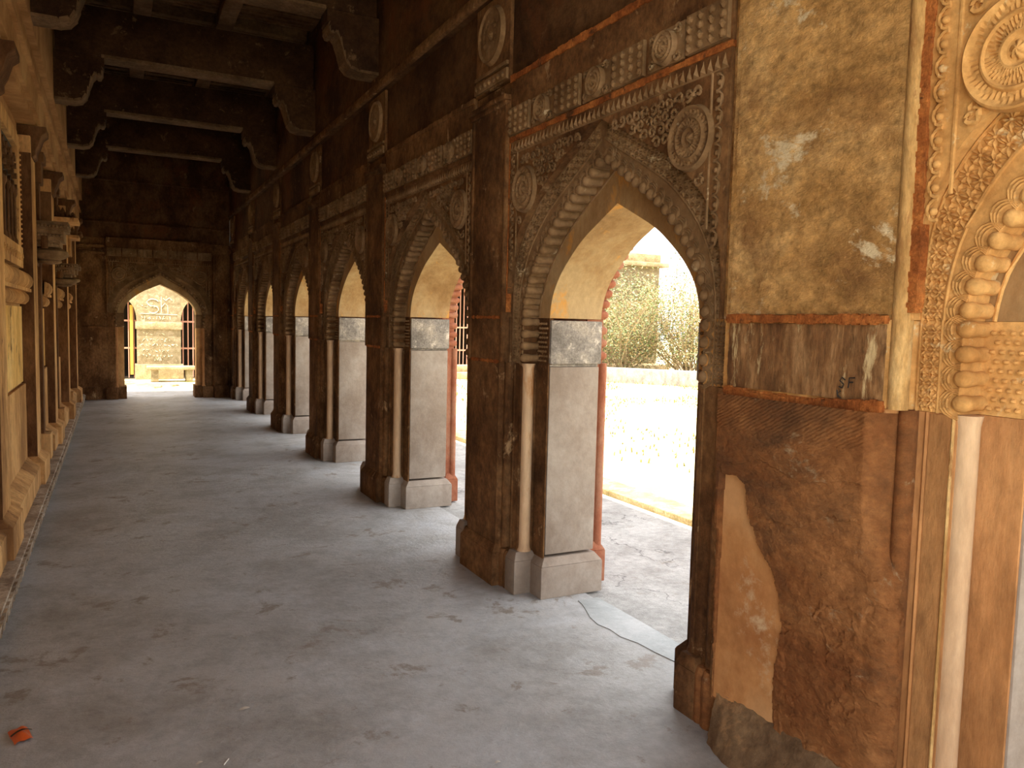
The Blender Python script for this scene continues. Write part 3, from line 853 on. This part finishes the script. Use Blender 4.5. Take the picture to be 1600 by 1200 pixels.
# black scribble on the middle block
mb = MB()
def stroke(mb, pts, r, x):
    mb.tube([(x, p[0], p[1]) for p in pts], r, 4)
sx = XF-.0745-XF
def yy(y): return y - P1C
stroke(mb, [(yy(1.640),1.405),(yy(1.652),1.412),(yy(1.660),1.402),(yy(1.645),1.392),(yy(1.650),1.380),(yy(1.662),1.383)], .0022, sx)
stroke(mb, [(yy(1.628),1.382),(yy(1.626),1.412),(yy(1.606),1.414)], .0022, sx)
stroke(mb, [(yy(1.627),1.399),(yy(1.612),1.400)], .0022, sx)
stroke(mb, [(yy(1.668),1.372),(yy(1.664),1.350)], .0022, sx)
stroke(mb, [(yy(1.655),1.370),(yy(1.668),1.360),(yy(1.654),1.348)], .0022, sx)
mb.build('ink_scribble', 'ink', p1, 60)
# faint scratched letters on the jamb of the fourth pier
# ------------------------------------------------------------------ end wall with doorway
XD = .765
mb = MB()
mb.box(-1.6, XD-FH, YE, YE+.54, 0, 2.93)
mb.box(-.6, XD-FH, YE-.03, YE, 1.30, 1.34); mb.box(-.6, XD-FH, YE-.02, YE, 1.575, 1.59)
mb.box(-.6, XD-FH-.02, YE-.05, YE, 2.64, 2.68); mb.box(-.6, XD-FH-.02, YE-.05, YE, 2.76, 2.80)
for i in range(14): mb.lathe([(.018,0),(.012,-.02)], (-.55+.028*i*1.05, YE, 2.72), 'y', 6)
mb.box(-.6, XD-FH-.17, YE-.05, YE, 0, .24)
struct(mb.build('wall_back', 'brown', None, 30, .005), 'dark end wall left of the arched doorway')
mb = MB()
mb.box(XD+FH, 1.985, YE, YE+.54, 0, 2.93); mb.box(1.98, 2.06, YE+.02, YE+.54, 0, 2.93)
mb.box(XD+FH+.03, 1.97, YE-.05, YE, 0, 2.75)
mb.box(XD+FH+.04, 1.98, YE-.09, YE, 0, .24)
for x in (XD+FH+.04, 1.93): mb.lathe([(.025,.24),(.025,2.7)], (x, YE-.05, 0), 'z', 8)
struct(mb.build('wall_back', 'brown', None, 30, .005), 'dark end wall right of the arched doorway')
mb = MB(); mb.box(-1.6, 1.985, YE, YE+.54, 2.93, 4.95)
for z in (3.2, 3.95): mb.box(-.49, 1.98, YE-.035, YE, z, z+.03)
struct(mb.build('wall_back', 'upper', None, 30, .005), 'dark end wall of the arcade with an arched doorway')
t = copy_tree(roots[2]); t.location = (XD, YE, 0); t.rotation_euler = (0, 0, PI/2); t['label'] = 'carved pointed arch of the doorway in the end wall'
t.pop('group', None)
t = copy_tree(fr[2]); t.location = (XD, YE, 0); t.rotation_euler = (0, 0, PI/2); t['label'] = 'row of carved frieze panels above the end doorway'; t.pop('group', None)
# door jambs : half piers
for s in (-1, 1):
    t = thing('door_jamb', ['left', 'right'][s > 0] + ' stone jamb of the end doorway with colonnette and plinth', 'jamb', (XD + s*.76, YE, 0), 0, None)
    def bx(mb, a, b, c, d, e, f):
        x0, x1 = sorted((s*a, s*b)); mb.box(x0, x1, c, d, e, f)
    mb = MB(); bx(mb, 0, .135, 0, .54, .2, ZS); mb.build('strip', 'brown', t, 30, .004)
    mb = MB(); bx(mb, -.14, .0, .09, .43, .2, ZC); mb.build('jamb_slab', 'left_tan', t, 30, .006)
    mb = MB(); bx(mb, -.145, .0, .085, .435, ZC, ZS); mb.build('impost_block', 'carved', t, 30, .006)
    mb = MB(); bx(mb, -.175, .0, .055, .47, 0, .23); bx(mb, -.03, .16, -.035, .58, 0, .22); mb.build('plinth', 'brown', t, 30, .008)
    mb = MB(); mb.lathe([(.045,.22),(.034,.26),(.034,ZC)], (-s*.004, .036, 0), 'z', 14); mb.build('colonnette', 'smooth', t, 50)
    for i in range(4): share('billet', BIL_D, t, (-s*.002, 0, ZC+.032+.068*i), (0, 0, PI/2))

# ------------------------------------------------------------------ left wall
mb = MB()
mb.box(-1.6, -.70, -.0, YE, 0, 4.95)
mb.box(-.72, -.54, -.0, YE, 3.16, 3.56)
mb.box(-.72, -.49, -.0, YE, 3.56, 4.95)
mb.box(-.72, -.57, -.0, YE, 3.10, 3.16)
mb.box(-.72, -.51, -.0, YE, 3.34, 3.38)
struct(mb.build('wall_left', 'left_shell', None, 30, .005), 'carved tan sandstone wall on the left')
gy = [3.02, 5.31, 7.60, 9.90, 12.20, 14.50]
GX = [-.60, -.60, -.60, -.60, -.575, -.565]
pnm = ['out of frame at the left', 'cut off by the left edge', 'nearest visible, beside the yellow plaster panel', 'just behind the lower carved balcony bracket', 'third along the left wall', 'last before the end wall']
for i, y in enumerate(gy):
    gx = GX[i]
    t = thing('wall_pilaster', 'flat tan pilaster on left wall, ' + pnm[i], 'pilaster', (-.70, y, 0), 0, 'pilasters of the left wall')
    d = gx + .70
    mb = MB(); mb.box(0, d, 0, .40, .30, 3.0); mb.build('shaft', 'left_tan', t, 30, .006)
    mb = MB(); mb.box(0, d+.002, -.006, 0.0, .34, 2.86); mb.build('shaded_reveal', 'left_red', t, 30)  # thin dark sheet, paints the shade of the camera-facing side
    mb = MB(); mb.box(0, d+.06, -.07, .47, .05, .30); mb.prism([(0,-.07),(d+.06,-.07),(d+.06,.47),(0,.47)], .30, .345, [(0,0),(d,0),(d,.4),(0,.4)])
    mb.build('plinth', 'left_tan', t, 30, .008)
    mb = MB()
    pr = [(0,2.84),(d+.01,2.84),(d+.03,2.86),(d+.03,2.90),(d+.05,2.94),(d+.075,3.02),(d+.11,3.05),(d+.11,3.095),(0,3.095)]
    mb.extr(pr, lambda p, k: (p[0], .06 if k == 0 else .34, p[1])); mb.build('curved_capital', 'left_red', t, 40, .004)
for i, y in enumerate([3.02+1.3, 7.6+1.3, 9.9+1.3, 12.2+1.3]):
    t = thing('slim_pilaster', ['slim red brown pilaster out of frame at the left', 'slim red brown pilaster behind the nearest balcony bracket', 'slim red brown pilaster below the small second bracket shelf', 'slim red brown pilaster farthest along the left wall'][i],
              'pilaster', (-.70, y, 0), 0, 'slim pilasters of the left wall')
    mb = MB(); mb.box(0, .06, 0, .16, .35, 2.8); mb.build('shaft', 'left_red', t, 30, .005)
    mb = MB(); mb.box(0, .085, -.04, .2, 2.8, 3.0); mb.box(0, .11, -.06, .22, 3.0, 3.095); mb.build('capital', 'left_red', t, 30, .01)
    mb = MB(); mb.box(0, .12, -.05, .21, .05, .36); mb.build('plinth', 'left_tan', t, 30, .01)
# bays: plinth course, panels, fluted cornice, window
bays = [(3.42, 5.31, 'out of frame at the left'), (5.71, 7.60, 'nearest visible at the left edge'), (9.06+.3, 9.90, 'behind the balcony bracket'), (11.36, 12.20, 'middle of the left wall'), (13.66, 14.50, 'last before the end wall')]
for i, (y0, y1, nm) in enumerate(bays):
    t = thing('wall_panel', 'recessed plaster panel of the left wall, ' + nm, 'panel', (-.70, y0, 0), 0, 'recessed panels of the left wall')
    W = y1-y0
    mb = MB(); mb.box(0, .012, 0, W, .98, 1.60); mb.build('upper_panel', 'yellow', t, 30)
    mb = MB(); mb.box(0, .03, 0, W, .30, .965); mb.build('lower_panel', 'left_tan', t, 30, .01)
    mb = MB(); mb.box(0, .125, 0, W, .05, .27); mb.prism([(0,0),(.125,0),(.125,W),(0,W)], .27, .34, [(0,0),(.03,0),(.03,W),(0,W)])
    mb.build('plinth', 'left_tan', t, 30, .008)
    t = thing('fluted_cornice', 'double fluted cornice ledge on left wall, ' + nm, 'cornice', (-.70, y0, 0), 0, 'fluted cornices of the left wall')
    for z0, z1, dd in ((1.62, 1.72, .07), (1.745, 1.87, .10)):
        mb = MB(); nn = int(W/.045)
        zc, hh = (z0+z1)/2, (z1-z0)/2
        mb.box(0, dd-.045, 0, W, z0, z1)
        for k in range(nn):
            ya = W*k/nn; yb = ya + W/nn*.62
            mb.extr([(0,-hh),(dd-.03,-hh),(dd-.006,-hh*.5),(dd,0),(dd-.006,hh*.5),(dd-.03,hh),(0,hh)], lambda p, q, ya=ya, yb=yb: (p[0], ya if q == 0 else yb, zc+p[1]))
        mb.build('fluted_roll', 'left_tan', t, 40)
    mb = MB(); mb.box(0, .085, 0, W, 1.72, 1.745); mb.build('fillet', 'left_tan', t)
# carved windows
for i, (y0, y1, nm) in enumerate([(3.75, 4.95, 'out of frame at the left'), (6.0, 7.28, 'cut off by the left edge above the fluted cornice')]):
    t = thing('carved_window', 'carved blind window with lobed arch, ' + nm, 'window', (-.70, y0, 1.92), 0, None)
    W = y1-y0
    mb = MB(); mb.box(0, .012, .12, W-.12, .14, .90); mb.build('recess_shade_sheet', 'inside', t)  # flat dark sheet painted in place of a shaded hollow
    mb = MB(); mb.box(0, .05, 0, .12, 0, 1.0); mb.box(0, .05, W-.12, W, 0, 1.0); mb.box(0, .05, .12, W-.12, .90, 1.02); mb.build('frame', 'left_tan', t, 30, .008)
    mb = MB(); mb.box(0, .06, .0, W, -.02, .14)
    for k in range(int(W/.07)): curl(mb, (.064, .04+.07*k, .06), .03, 0, 1 if k % 2 else -1, .008)
    mb.build('sill_carving', 'left_tan', t, 40)
    mb = MB()
    for k in range(5):
        yy_ = .2 + (W-.4)*k/4
        mb.lathe([(.018,.14),(.018,.18),(.010,.2),(.010,.50),(.022,.53),(.022,.58)], (.03, yy_, 0), 'z', 8)
    mb.build('mullions', 'left_red', t, 40)
    for k in range(4):
        ya = .2 + (W-.4)*k/4; yb = ya + (W-.4)/4; mb = MB()
        for q in range(9):
            a = PI*q/8; mb.lathe([(.022,0),(.022,.035)], (.014, (ya+yb)/2 + math.cos(a)*(yb-ya)/2, .58+.22*math.sin(a)), 'x', 8)
        mb.build('lobed_arch', 'left_red', t, 40)
    mb = MB()
    for k in range(26): mb.lathe([(.012,0),(.006,.012)], (.05, W-.02, .02+k*.038), 'x', 6)
    mb.build('beaded_edge', 'left_tan', t, 40)
# balcony brackets
def balcony(y, z, W, D, H, lab):
    t = thing('carved_balcony_bracket', lab, 'bracket', (-.68, y, z), 0, 'carved bracket shelves of the left wall')
    mb = MB(); mb.box(-.02, D, 0, W, H*.82, H); mb.box(-.02, D+.012, -.012, W+.012, H*.97, H); mb.box(-.02, D+.008, -.008, W+.008, H*.80, H*.83); mb.box(-.02, D-.03, .02, W-.02, H*.55, H*.8); mb.box(-.02, D-.06, .04, W-.04, H*.40, H*.55)
    mb.build('shelf', 'left_carve', t, 30, .006)
    mb = MB()
    for k in range(9):
        x = .02 + (D-.03)*k/8.5
        mb.lathe([(.019,0),(.017,-.012),(.006,-.020)], (x, 0, H*.9), 'y', 4)
        if x < D-.05: mb.lathe([(.017,0),(.014,-.014),(.005,-.020)], (x, .02, H*.67), 'y', 8)
        if x < D-.08: mb.lathe([(.013,0),(.008,-.014)], (x+.015, .04, H*.47), 'y', 6)
    for k in range(8): mb.lathe([(.022,0),(.014,.012)], (D, .03+W*k/8, H*.9), 'x', 4)
    mb.build('shelf_carving', 'left_carve', t, 40)
    mb = MB(); r = D*.62
    mb.lathe([(r*.15,0),(r*.5,H*.02),(r*.62,H*.07),(r*.55,H*.11),(r*.85,H*.17),(r*.95,H*.24),(r*.9,H*.32),(r*.6,H*.40)], (D*.42, W/2, 0), 'z', 18)
    mb.build('lotus_pendant', 'left_carve', t, 40)
    mb = MB(); mb.box(-.02, .03, .03, W-.03, -.02, H*.5); mb.lathe([(.03,0),(.03,H*.3)], (D*.35, .02, H*.35), 'z', 8); mb.build('back_plate', 'left_red', t, 30, .005)
balcony(8.52, 2.02, .46, .29, .39, 'large carved stone bracket shelf with lotus pendant on the left wall, nearest one')
balcony(10.95, 1.88, .34, .27, .28, 'small carved stone bracket shelf lower on the left wall, second one')
balcony(13.3, 1.98, .34, .22, .28, 'small carved bracket shelf on the left wall farthest away')
def canopy(y, z, D, lab):
    t = thing('carved_canopy', lab, 'canopy', (-.68, y, z), 0, 'carved canopies of the left wall')
    mb = MB(); mb.box(-.02, D, 0, .5, 0, .05); mb.box(-.02, D*.5, .05, .45, -.25, 0); mb.build('ledge', 'left_tan', t, 30, .008)
    mb = MB()
    for a in range(5):
        for b in range(3):
            h = .17 - .025*a
            mb.lathe([(.026,.05),(.03,.05+h*.3),(.015,.05+h*.5),(.024,.05+h*.65),(.005,.05+h)], (.03+.052*a, .06+.16*b, 0), 'z', 7)
    mb.build('finials', 'left_red', t, 40)
canopy(10.9, 2.66, .30, 'projecting carved canopy crowded with small finials on the left wall')
canopy(13.25, 2.66, .22, 'farther carved canopy with finials on the left wall')
# kerb with tooth-cut front, one stone after another
kn = 0; y = 3.0; rnd = random.Random(8)
ky = [2.0, 4.9, 6.75, 8.6, 10.6, 12.6, 14.3, YE]
kl = ['at the lower left corner', 'after the first joint', 'in the middle of the visible run', 'past the worn gap', 'beside the third pilaster', 'second last before the end wall', 'touching the end wall']
for i in range(7):
    y0, y1 = ky[i]+.01, ky[i+1]-.01
    t = thing('carved_kerb', 'low grey kerb stone along the foot of the left wall, ' + kl[i], 'kerb', (-.58, y0, 0), 0, 'kerb stones of the left wall')
    W = y1-y0; mb = MB(); mb.box(-.12, .048, 0, W, 0, .085); mb.box(-.12, .075, 0, W, .085, .11); mb.build('kerb_block', 'kerb', t, 30, .01)
    mb = MB(); n = int(W/.105)
    for k in range(n):
        a = W*k/n; w = W/n
        mb.add([(.046,a,.09),(.046,a+w*.8,.09),(.092,a+w*.08,.098),(.092,a+w*.66,.098),(.080,a+w*.35,.0),(.046,a+w*.2,.0),(.046,a+w*.5,0)],
               [(0,1,3,2),(2,3,4),(0,2,4,5),(3,1,6,4),(4,6,5)])
    mb.build('leaf_teeth', 'kerb', t, 30)
# ------------------------------------------------------------------ floor details
mb = MB(); rnd = random.Random(1)
poly = [(2.31,3.62),(2.30,3.56),(2.27,3.47),(2.235,3.38),(2.22,3.28),(2.24,3.20),(2.235,3.10),(2.27,3.0),(2.28,2.88),(2.30,2.76),(2.33,2.62),(2.40,2.60),(2.45,2.8),(2.45,3.2),(2.44,3.62)]
mb.prism(poly, -.005, .004); tag(mb.build('cement_patch', 'patchfloor'), 'pale blue grey cement patch on the threshold of the large arch', 'patch')
t = thing('wrapper', 'small orange red wrapper with dark band lying on the floor at lower left', 'wrapper', (-.333, 3.235, 0), .4)
mb = MB()
mb.grid(10, 8, lambda u, v: Vector((-.032+.062*u+.012*v, -.055+.11*v, .004+.016*math.sin(PI*u)*(.5+.5*abs(math.sin(PI*v)))+.003*math.sin(9*u+7*v))))
mb.build('foil', 'orange', t, 50)
mb = MB(); mb.grid(10, 2, lambda u, v: Vector((-.033+.07*u+.006, -.006+.012*v, .009+.017*math.sin(PI*u)*.75+.004)))
mb.build('band', 'black', t, 50)
def petal(x, y, r, lab, rz):
    mb = MB(); mb.grid(8, 4, lambda u, v: Vector((r*(u*2-1), r*.45*(v*2-1)*math.sqrt(max(0, 1-(u*2-1)**2)), .004+.004*math.cos(PI*(u-.5)))))
    o = mb.build('petal', 'petal', None, 60); o.location = (x, y, 0); o.rotation_euler = (0,0,rz); tag(o, lab, 'petal')
petal(.437, 3.109, .022, 'pale oval petal on the cement floor near the bottom of the photo', .2)
petal(.241, 2.779, .014, 'small faded petal at the very bottom of the floor', .5)
mb = MB(); mb.tube([(0,0,.003),(.02,.03,.004)], .0022, 6); o = mb.build('straw', 'white'); o.location = (.315, 2.735, 0); tag(o, 'tiny white straw fragment on the floor at the bottom edge', 'straw')
petal(1.185, 2.349, .012, 'tiny pale petal at the bottom centre of the floor', 0)

# ------------------------------------------------------------------ courtyard
mb = MB(); rnd = random.Random(12)
y = -6.0; first = True; kerbs = 0
while y < 20:
    w = 1.4 + rnd.random()*.8
    mb = MB(); mb.box(4.05, 4.36+rnd.random()*.03, y+.01, y+w-.01, -.05, .035+rnd.random()*.008)
    tag(mb.build('courtyard_kerb', 'sandcurb', None, 30, .015), 'yellow sandstone edging stone between the grey walk and the sunny courtyard', 'kerb', 'edging stones of the courtyard')
    y += w
# low wall
mb = MB(); mb.box(-.18, .18, -2.3, 2.3, -.05, .40)
o = mb.build('low_wall', 'lowwall', None, 30, .03); o.location = (13.3, 17.35, 0); o.rotation_euler = (0, 0, math.radians(38)); tag(o, 'low pale stone wall in front of the bush in the courtyard', 'wall')
# the building across the end of the court, y = 21
pav = thing('arcaded_building', 'sunlit cream stone building with barred arches beyond the end doorway', 'building', (0, 21, 0))
def bay_front(cx, hw=.64, zs=1.38, za=2.10):
    pass
centers = [-4.76-.0, -2.47, -.18, 2.11, 4.4, 6.69, 8.98, 11.27, 13.56]
HWo = .65
def profile(hw, zs, za, n=10):
    P = []
    for i in range(n+1):
        t = i/n; x = hw*(1-t)**.62 if False else hw*math.cos(PI/2*t)**.85 if t < 1 else 0
        z = zs + (za-zs)*math.sin(PI/2*t)**.9*(1-.0*t)
        P.append((x, z))
    return P
ZTB = 3.55
for i, cx in enumerate(centers):
    za = 2.08 if i in (2, 3) else 2.7
    P = profile(HWo, 1.40, za)
    mb = MB()
    for s in (-1, 1):
        for k in range(len(P)-1):
            a, b = P[k], P[k+1]
            mb.add([(cx+s*a[0],0,a[1]),(cx+s*b[0],0,b[1]),(cx+s*b[0],0,ZTB),(cx+s*a[0],0,ZTB),(cx+s*a[0],.5,a[1]),(cx+s*b[0],.5,b[1]),(cx+s*b[0],.5,ZTB),(cx+s*a[0],.5,ZTB)],
                   [(0,1,2,3),(7,6,5,4),(0,4,5,1)])
    mb.build('arch_wall', 'pav_wall', pav, 30)
edges = [-6.4] + [c+s*HWo for c in centers for s in (-1, 1)] + [16.2]
for k in range(0, len(edges), 2):
    x0, x1 = edges[k], edges[k+1]
    mb = MB(); mb.box(x0, x1, -.0, .5, 0, ZTB); mb.build('pier', 'pav_grey', pav, 30, .01)
    mb = MB(); mb.box(x0-.03, x1+.03, -.04, .54, 1.22, 1.40); mb.box(x0-.05, x1+.05, -.09, .56, 0, .36); mb.build('pier_bands', 'pav_wall', pav, 30, .012)
mb = MB(); mb.box(-6.5, 16.4, -.25, 4.6, ZTB, ZTB+.14); mb.box(-6.4, 16.2, -.05, 4.5, ZTB+.14, ZTB+.42); mb.build('parapet', 'pav_wall', pav, 30, .02)
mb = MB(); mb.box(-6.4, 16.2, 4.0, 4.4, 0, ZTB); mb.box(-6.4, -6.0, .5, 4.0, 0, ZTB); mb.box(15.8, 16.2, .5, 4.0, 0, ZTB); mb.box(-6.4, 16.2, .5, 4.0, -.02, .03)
mb.build('inner_wall', 'inside', pav)  # shade of the deep interior is put into its dark colour
mb = MB(); mb.box(6, 16.3, -1.0, -.09, -.02, .16); mb.box(6, 16.3, -.6, -.09, .16, .34); mb.build('steps', 'pav_wall', pav, 30, .02)
# scratched writing on the pier seen through the doorway
mb = MB(); rnd = random.Random(21)
def sc(pts, r=.007): mb.tube([(p[0], -.004, p[1]) for p in pts], r, 4)
def letter_S(x, z, w, h): sc([(x+w*.5+w*.5*math.cos(a), z+h*.74+h*.25*math.sin(a)) for a in [ .4+q*.5 for q in range(9)]] + [(x+w*.5+w*.5*math.cos(a), z+h*.25+h*.27*math.sin(a)) for a in [1.3-q*.5 for q in range(8)]], .010)
letter_S(.70, 1.62, .26, .34)
sc([(1.02,1.62),(1.02,2.02)]); sc([(1.02,1.76),(1.10,1.86),(1.16,1.80),(1.17,1.62)])
sc([(1.06,1.98),(1.12,1.93),(1.2,2.0),(1.26,1.94)])
sc([(.55,1.60),(1.38,1.585)], .005)
for row, (z, n, h) in enumerate([(1.45, 9, .10), (1.08, 6, .07), (.92, 8, .08), (.80, 10, .07), (.66, 7, .07), (.54, 9, .06), (1.75, 4, .07)]):
    x = .54 + rnd.random()*.05
    for k in range(n):
        w = .05 + rnd.random()*.035
        sc([(x+w*rnd.random(), z+h*rnd.random()) for q in range(4)], .005); x += w + .018
        if x > 1.38: break
sc([(.86,.45),(.88,.53),(.92,.46),(.95,.53),(.96,.45)], .007)
sc([(.985,.53),(.99,.46),(1.02,.46),(1.04,.53)], .007)
mb.build('scratched_writing', 'scratch', pav, 50)
# iron grilles
for i, cx in enumerate(centers[1:8]):
    nm = ['hidden beyond the left of the doorway', 'left of the scratched pier beyond the doorway', 'right of the scratched pier beyond the doorway', 'third along the far building', 'fourth along the far building', 'seen through the second full arch', 'beside the bush at the far building'][i]
    t = thing('iron_grille', 'painted iron bar grille in the arched opening ' + nm, 'grille', (cx, 21.2, 0), 0, 'iron grilles of the far building')
    za = 2.08 if i in (1, 2) else 2.7
    P = profile(HWo, 1.40, za)
    for k in range(11):
        dx = -HWo + 2*HWo*(k+.5)/11
        zt = 1.4
        for q in range(len(P)-1):
            if P[q+1][0] <= abs(dx) <= P[q][0]: zt = P[q][1] + (P[q+1][1]-P[q][1])*(P[q][0]-abs(dx))/max(1e-6, P[q][0]-P[q+1][0])
        mb = MB(); mb.tube([(dx,0,.02),(dx,0,zt)], .016, 6); mb.build('bar', 'iron', t, 50)
    for z in (.75, 1.42): mb = MB(); mb.box(-HWo, HWo, -.012, .012, z-.02, z+.02); mb.build('cross_bar', 'iron', t)
    if i == 1:
        mb = MB(); mb.box(.50, .57, -.08, -.04, .1, 1.80); mb.build('yellow_gate_leaf', 'iron_y', t)
# stone bench / slab at the foot of the pier and rubble
t = thing('stone_bench', 'low pale stone bench slab at the foot of the scratched pier', 'bench', (1.1, 20.2, 0))
mb = MB(); mb.box(-.45, .62, -.25, .25, .28, .36); mb.build('seat_slab', 'pav_wall', t, 30, .02)
for x in (-.35, .40): mb = MB(); mb.box(x, x+.15, -.2, .2, 0, .28); mb.build('support', 'pav_grey', t, 30, .015)
mb = MB(); rnd = random.Random(31)
for (x, y, r, lab) in [(.55,18.6,.30,'flat sunlit stone just outside the end doorway on the left'), (1.0,18.9,.22,'smaller pale stone outside the doorway near its middle'), (.35,19.6,.28,'flat stone by the left grille outside the doorway')]:
    mb = MB(); mb.lathe([(r*1.3,0),(r*1.2,.04),(r*.8,.075),(r*.1,.085)], (0,0,0), 'z', 11)
    for v in mb.v: v += Vector((rnd.uniform(-1,1), rnd.uniform(-1,1), 0))*r*.12
    o = mb.build('flat_stone', 'pav_wall', None, 30); o.location = (x, y, -.01); tag(o, lab, 'stone')

# vegetation
def shrub(x, y, R, H, n, lab, mats, seed, cat='bush', group='bushes of the courtyard', twigs=26, leafsize=.042, zb=0):
    rnd = random.Random(seed)
    t = thing('leafy_bush', lab, cat, (x, y, 0), 0, group)
    tw = MB(); tips = []
    for k in range(twigs):
        a = rnd.uniform(0, 2*PI); e = rnd.uniform(.15, 1.0); p = Vector((rnd.uniform(-.2,.2), rnd.uniform(-.2,.2), 0)); pts = [p.copy()]
        d = Vector((math.cos(a)*(1-e*.6), math.sin(a)*(1-e*.6), .6+e)).normalized()
        for q in range(6):
            p = p + d*H*.19*rnd.uniform(.7, 1.1); p.x = max(-R, min(R, p.x)); pts.append(p.copy())
            d = (d + Vector((rnd.uniform(-.35,.35), rnd.uniform(-.35,.35), rnd.uniform(-.25,.15)))).normalized()
            if q > 0: tips.append(p.copy())
        tw.tube(pts, .022, 5, .25)
    tw.build('branches', 'twig', t, 50)
    for mi, mat in enumerate(mats):
        lf = MB()
        for k in range(n//len(mats)):
            c = rnd.choice(tips) + Vector((rnd.gauss(0,.26), rnd.gauss(0,.26), rnd.gauss(0,.22)))
            if c.z < .05: c.z = rnd.uniform(.05,.4)
            a = Vector((rnd.uniform(-1,1), rnd.uniform(-1,1), rnd.uniform(-.8,.8))).normalized(); b = a.cross(Vector((rnd.uniform(-1,1), rnd.uniform(-1,1), 1))).normalized()
            L = leafsize*rnd.uniform(.6, 1.3)
            lf.add([c-a*L, c+b*L*.35, c+a*L, c-b*L*.35], [(0,1,2,3)])
        o = lf.build('foliage', mat, t, 50); o['kind'] = 'stuff'
    return t
shrub(13.5, 19.3, 1.5, 3.0, 15000, 'big pale green and yellow bush filling the large arch opening', ['leaf2','leaf3','leaf','leaf3'], 1, twigs=40)
shrub(15.4, 18.3, 1.5, 3.0, 15000, 'dry yellowish bush to the right of the big one', ['leaf3','leaf','leaf3'], 2, twigs=44)
shrub(17.3, 17.2, 1.5, 3.0, 11000, 'bush behind the right side of the large arch opening', ['leaf3','leaf2','leaf3'], 3, twigs=34)
shrub(12.1, 20.0, .6, .9, 1200, 'low dry undergrowth tangle at the foot of the bushes', ['leaf3','leaf3','grass'], 4, twigs=34)
t = shrub(19.4, 24.0, 2.2, 5.6, 2600, 'feathery yellow green tree rising above the far parapet', ['leaf','leaf3'], 6, 'tree', 'trees beyond the far building', twigs=22, leafsize=.05)
t.name = 'feathery_tree'
t = shrub(15.4, 26.2, 2.2, 4.7, 2000, 'small tree top showing behind the far building parapet', ['leaf','leaf2'], 7, 'tree', 'trees beyond the far building', twigs=22, leafsize=.05)
t.name = 'feathery_tree'
# grass tufts
mb = MB(); rnd = random.Random(77)
for k in range(5200):
    y = rnd.uniform(4.5, 20.5); x = 4.45 + (rnd.random()**.7)*11.5
    if noise.noise(Vector((x*.5, y*.35, 0))) < .02: continue
    h = rnd.uniform(.02, .07); a = rnd.uniform(0, PI); w = .012
    for q in range(3):
        b = a + q*1.1; dx, dy = math.cos(b)*w, math.sin(b)*w
        mb.add([(x-dx,y-dy,-.02),(x+dx,y+dy,-.02),(x+rnd.uniform(-.03,.03),y+rnd.uniform(-.03,.03),h)], [(0,1,2)])
tag(mb.build('dry_grass', 'grass'), 'short dry yellow grass scattered over the courtyard', 'grass', None, 'stuff')
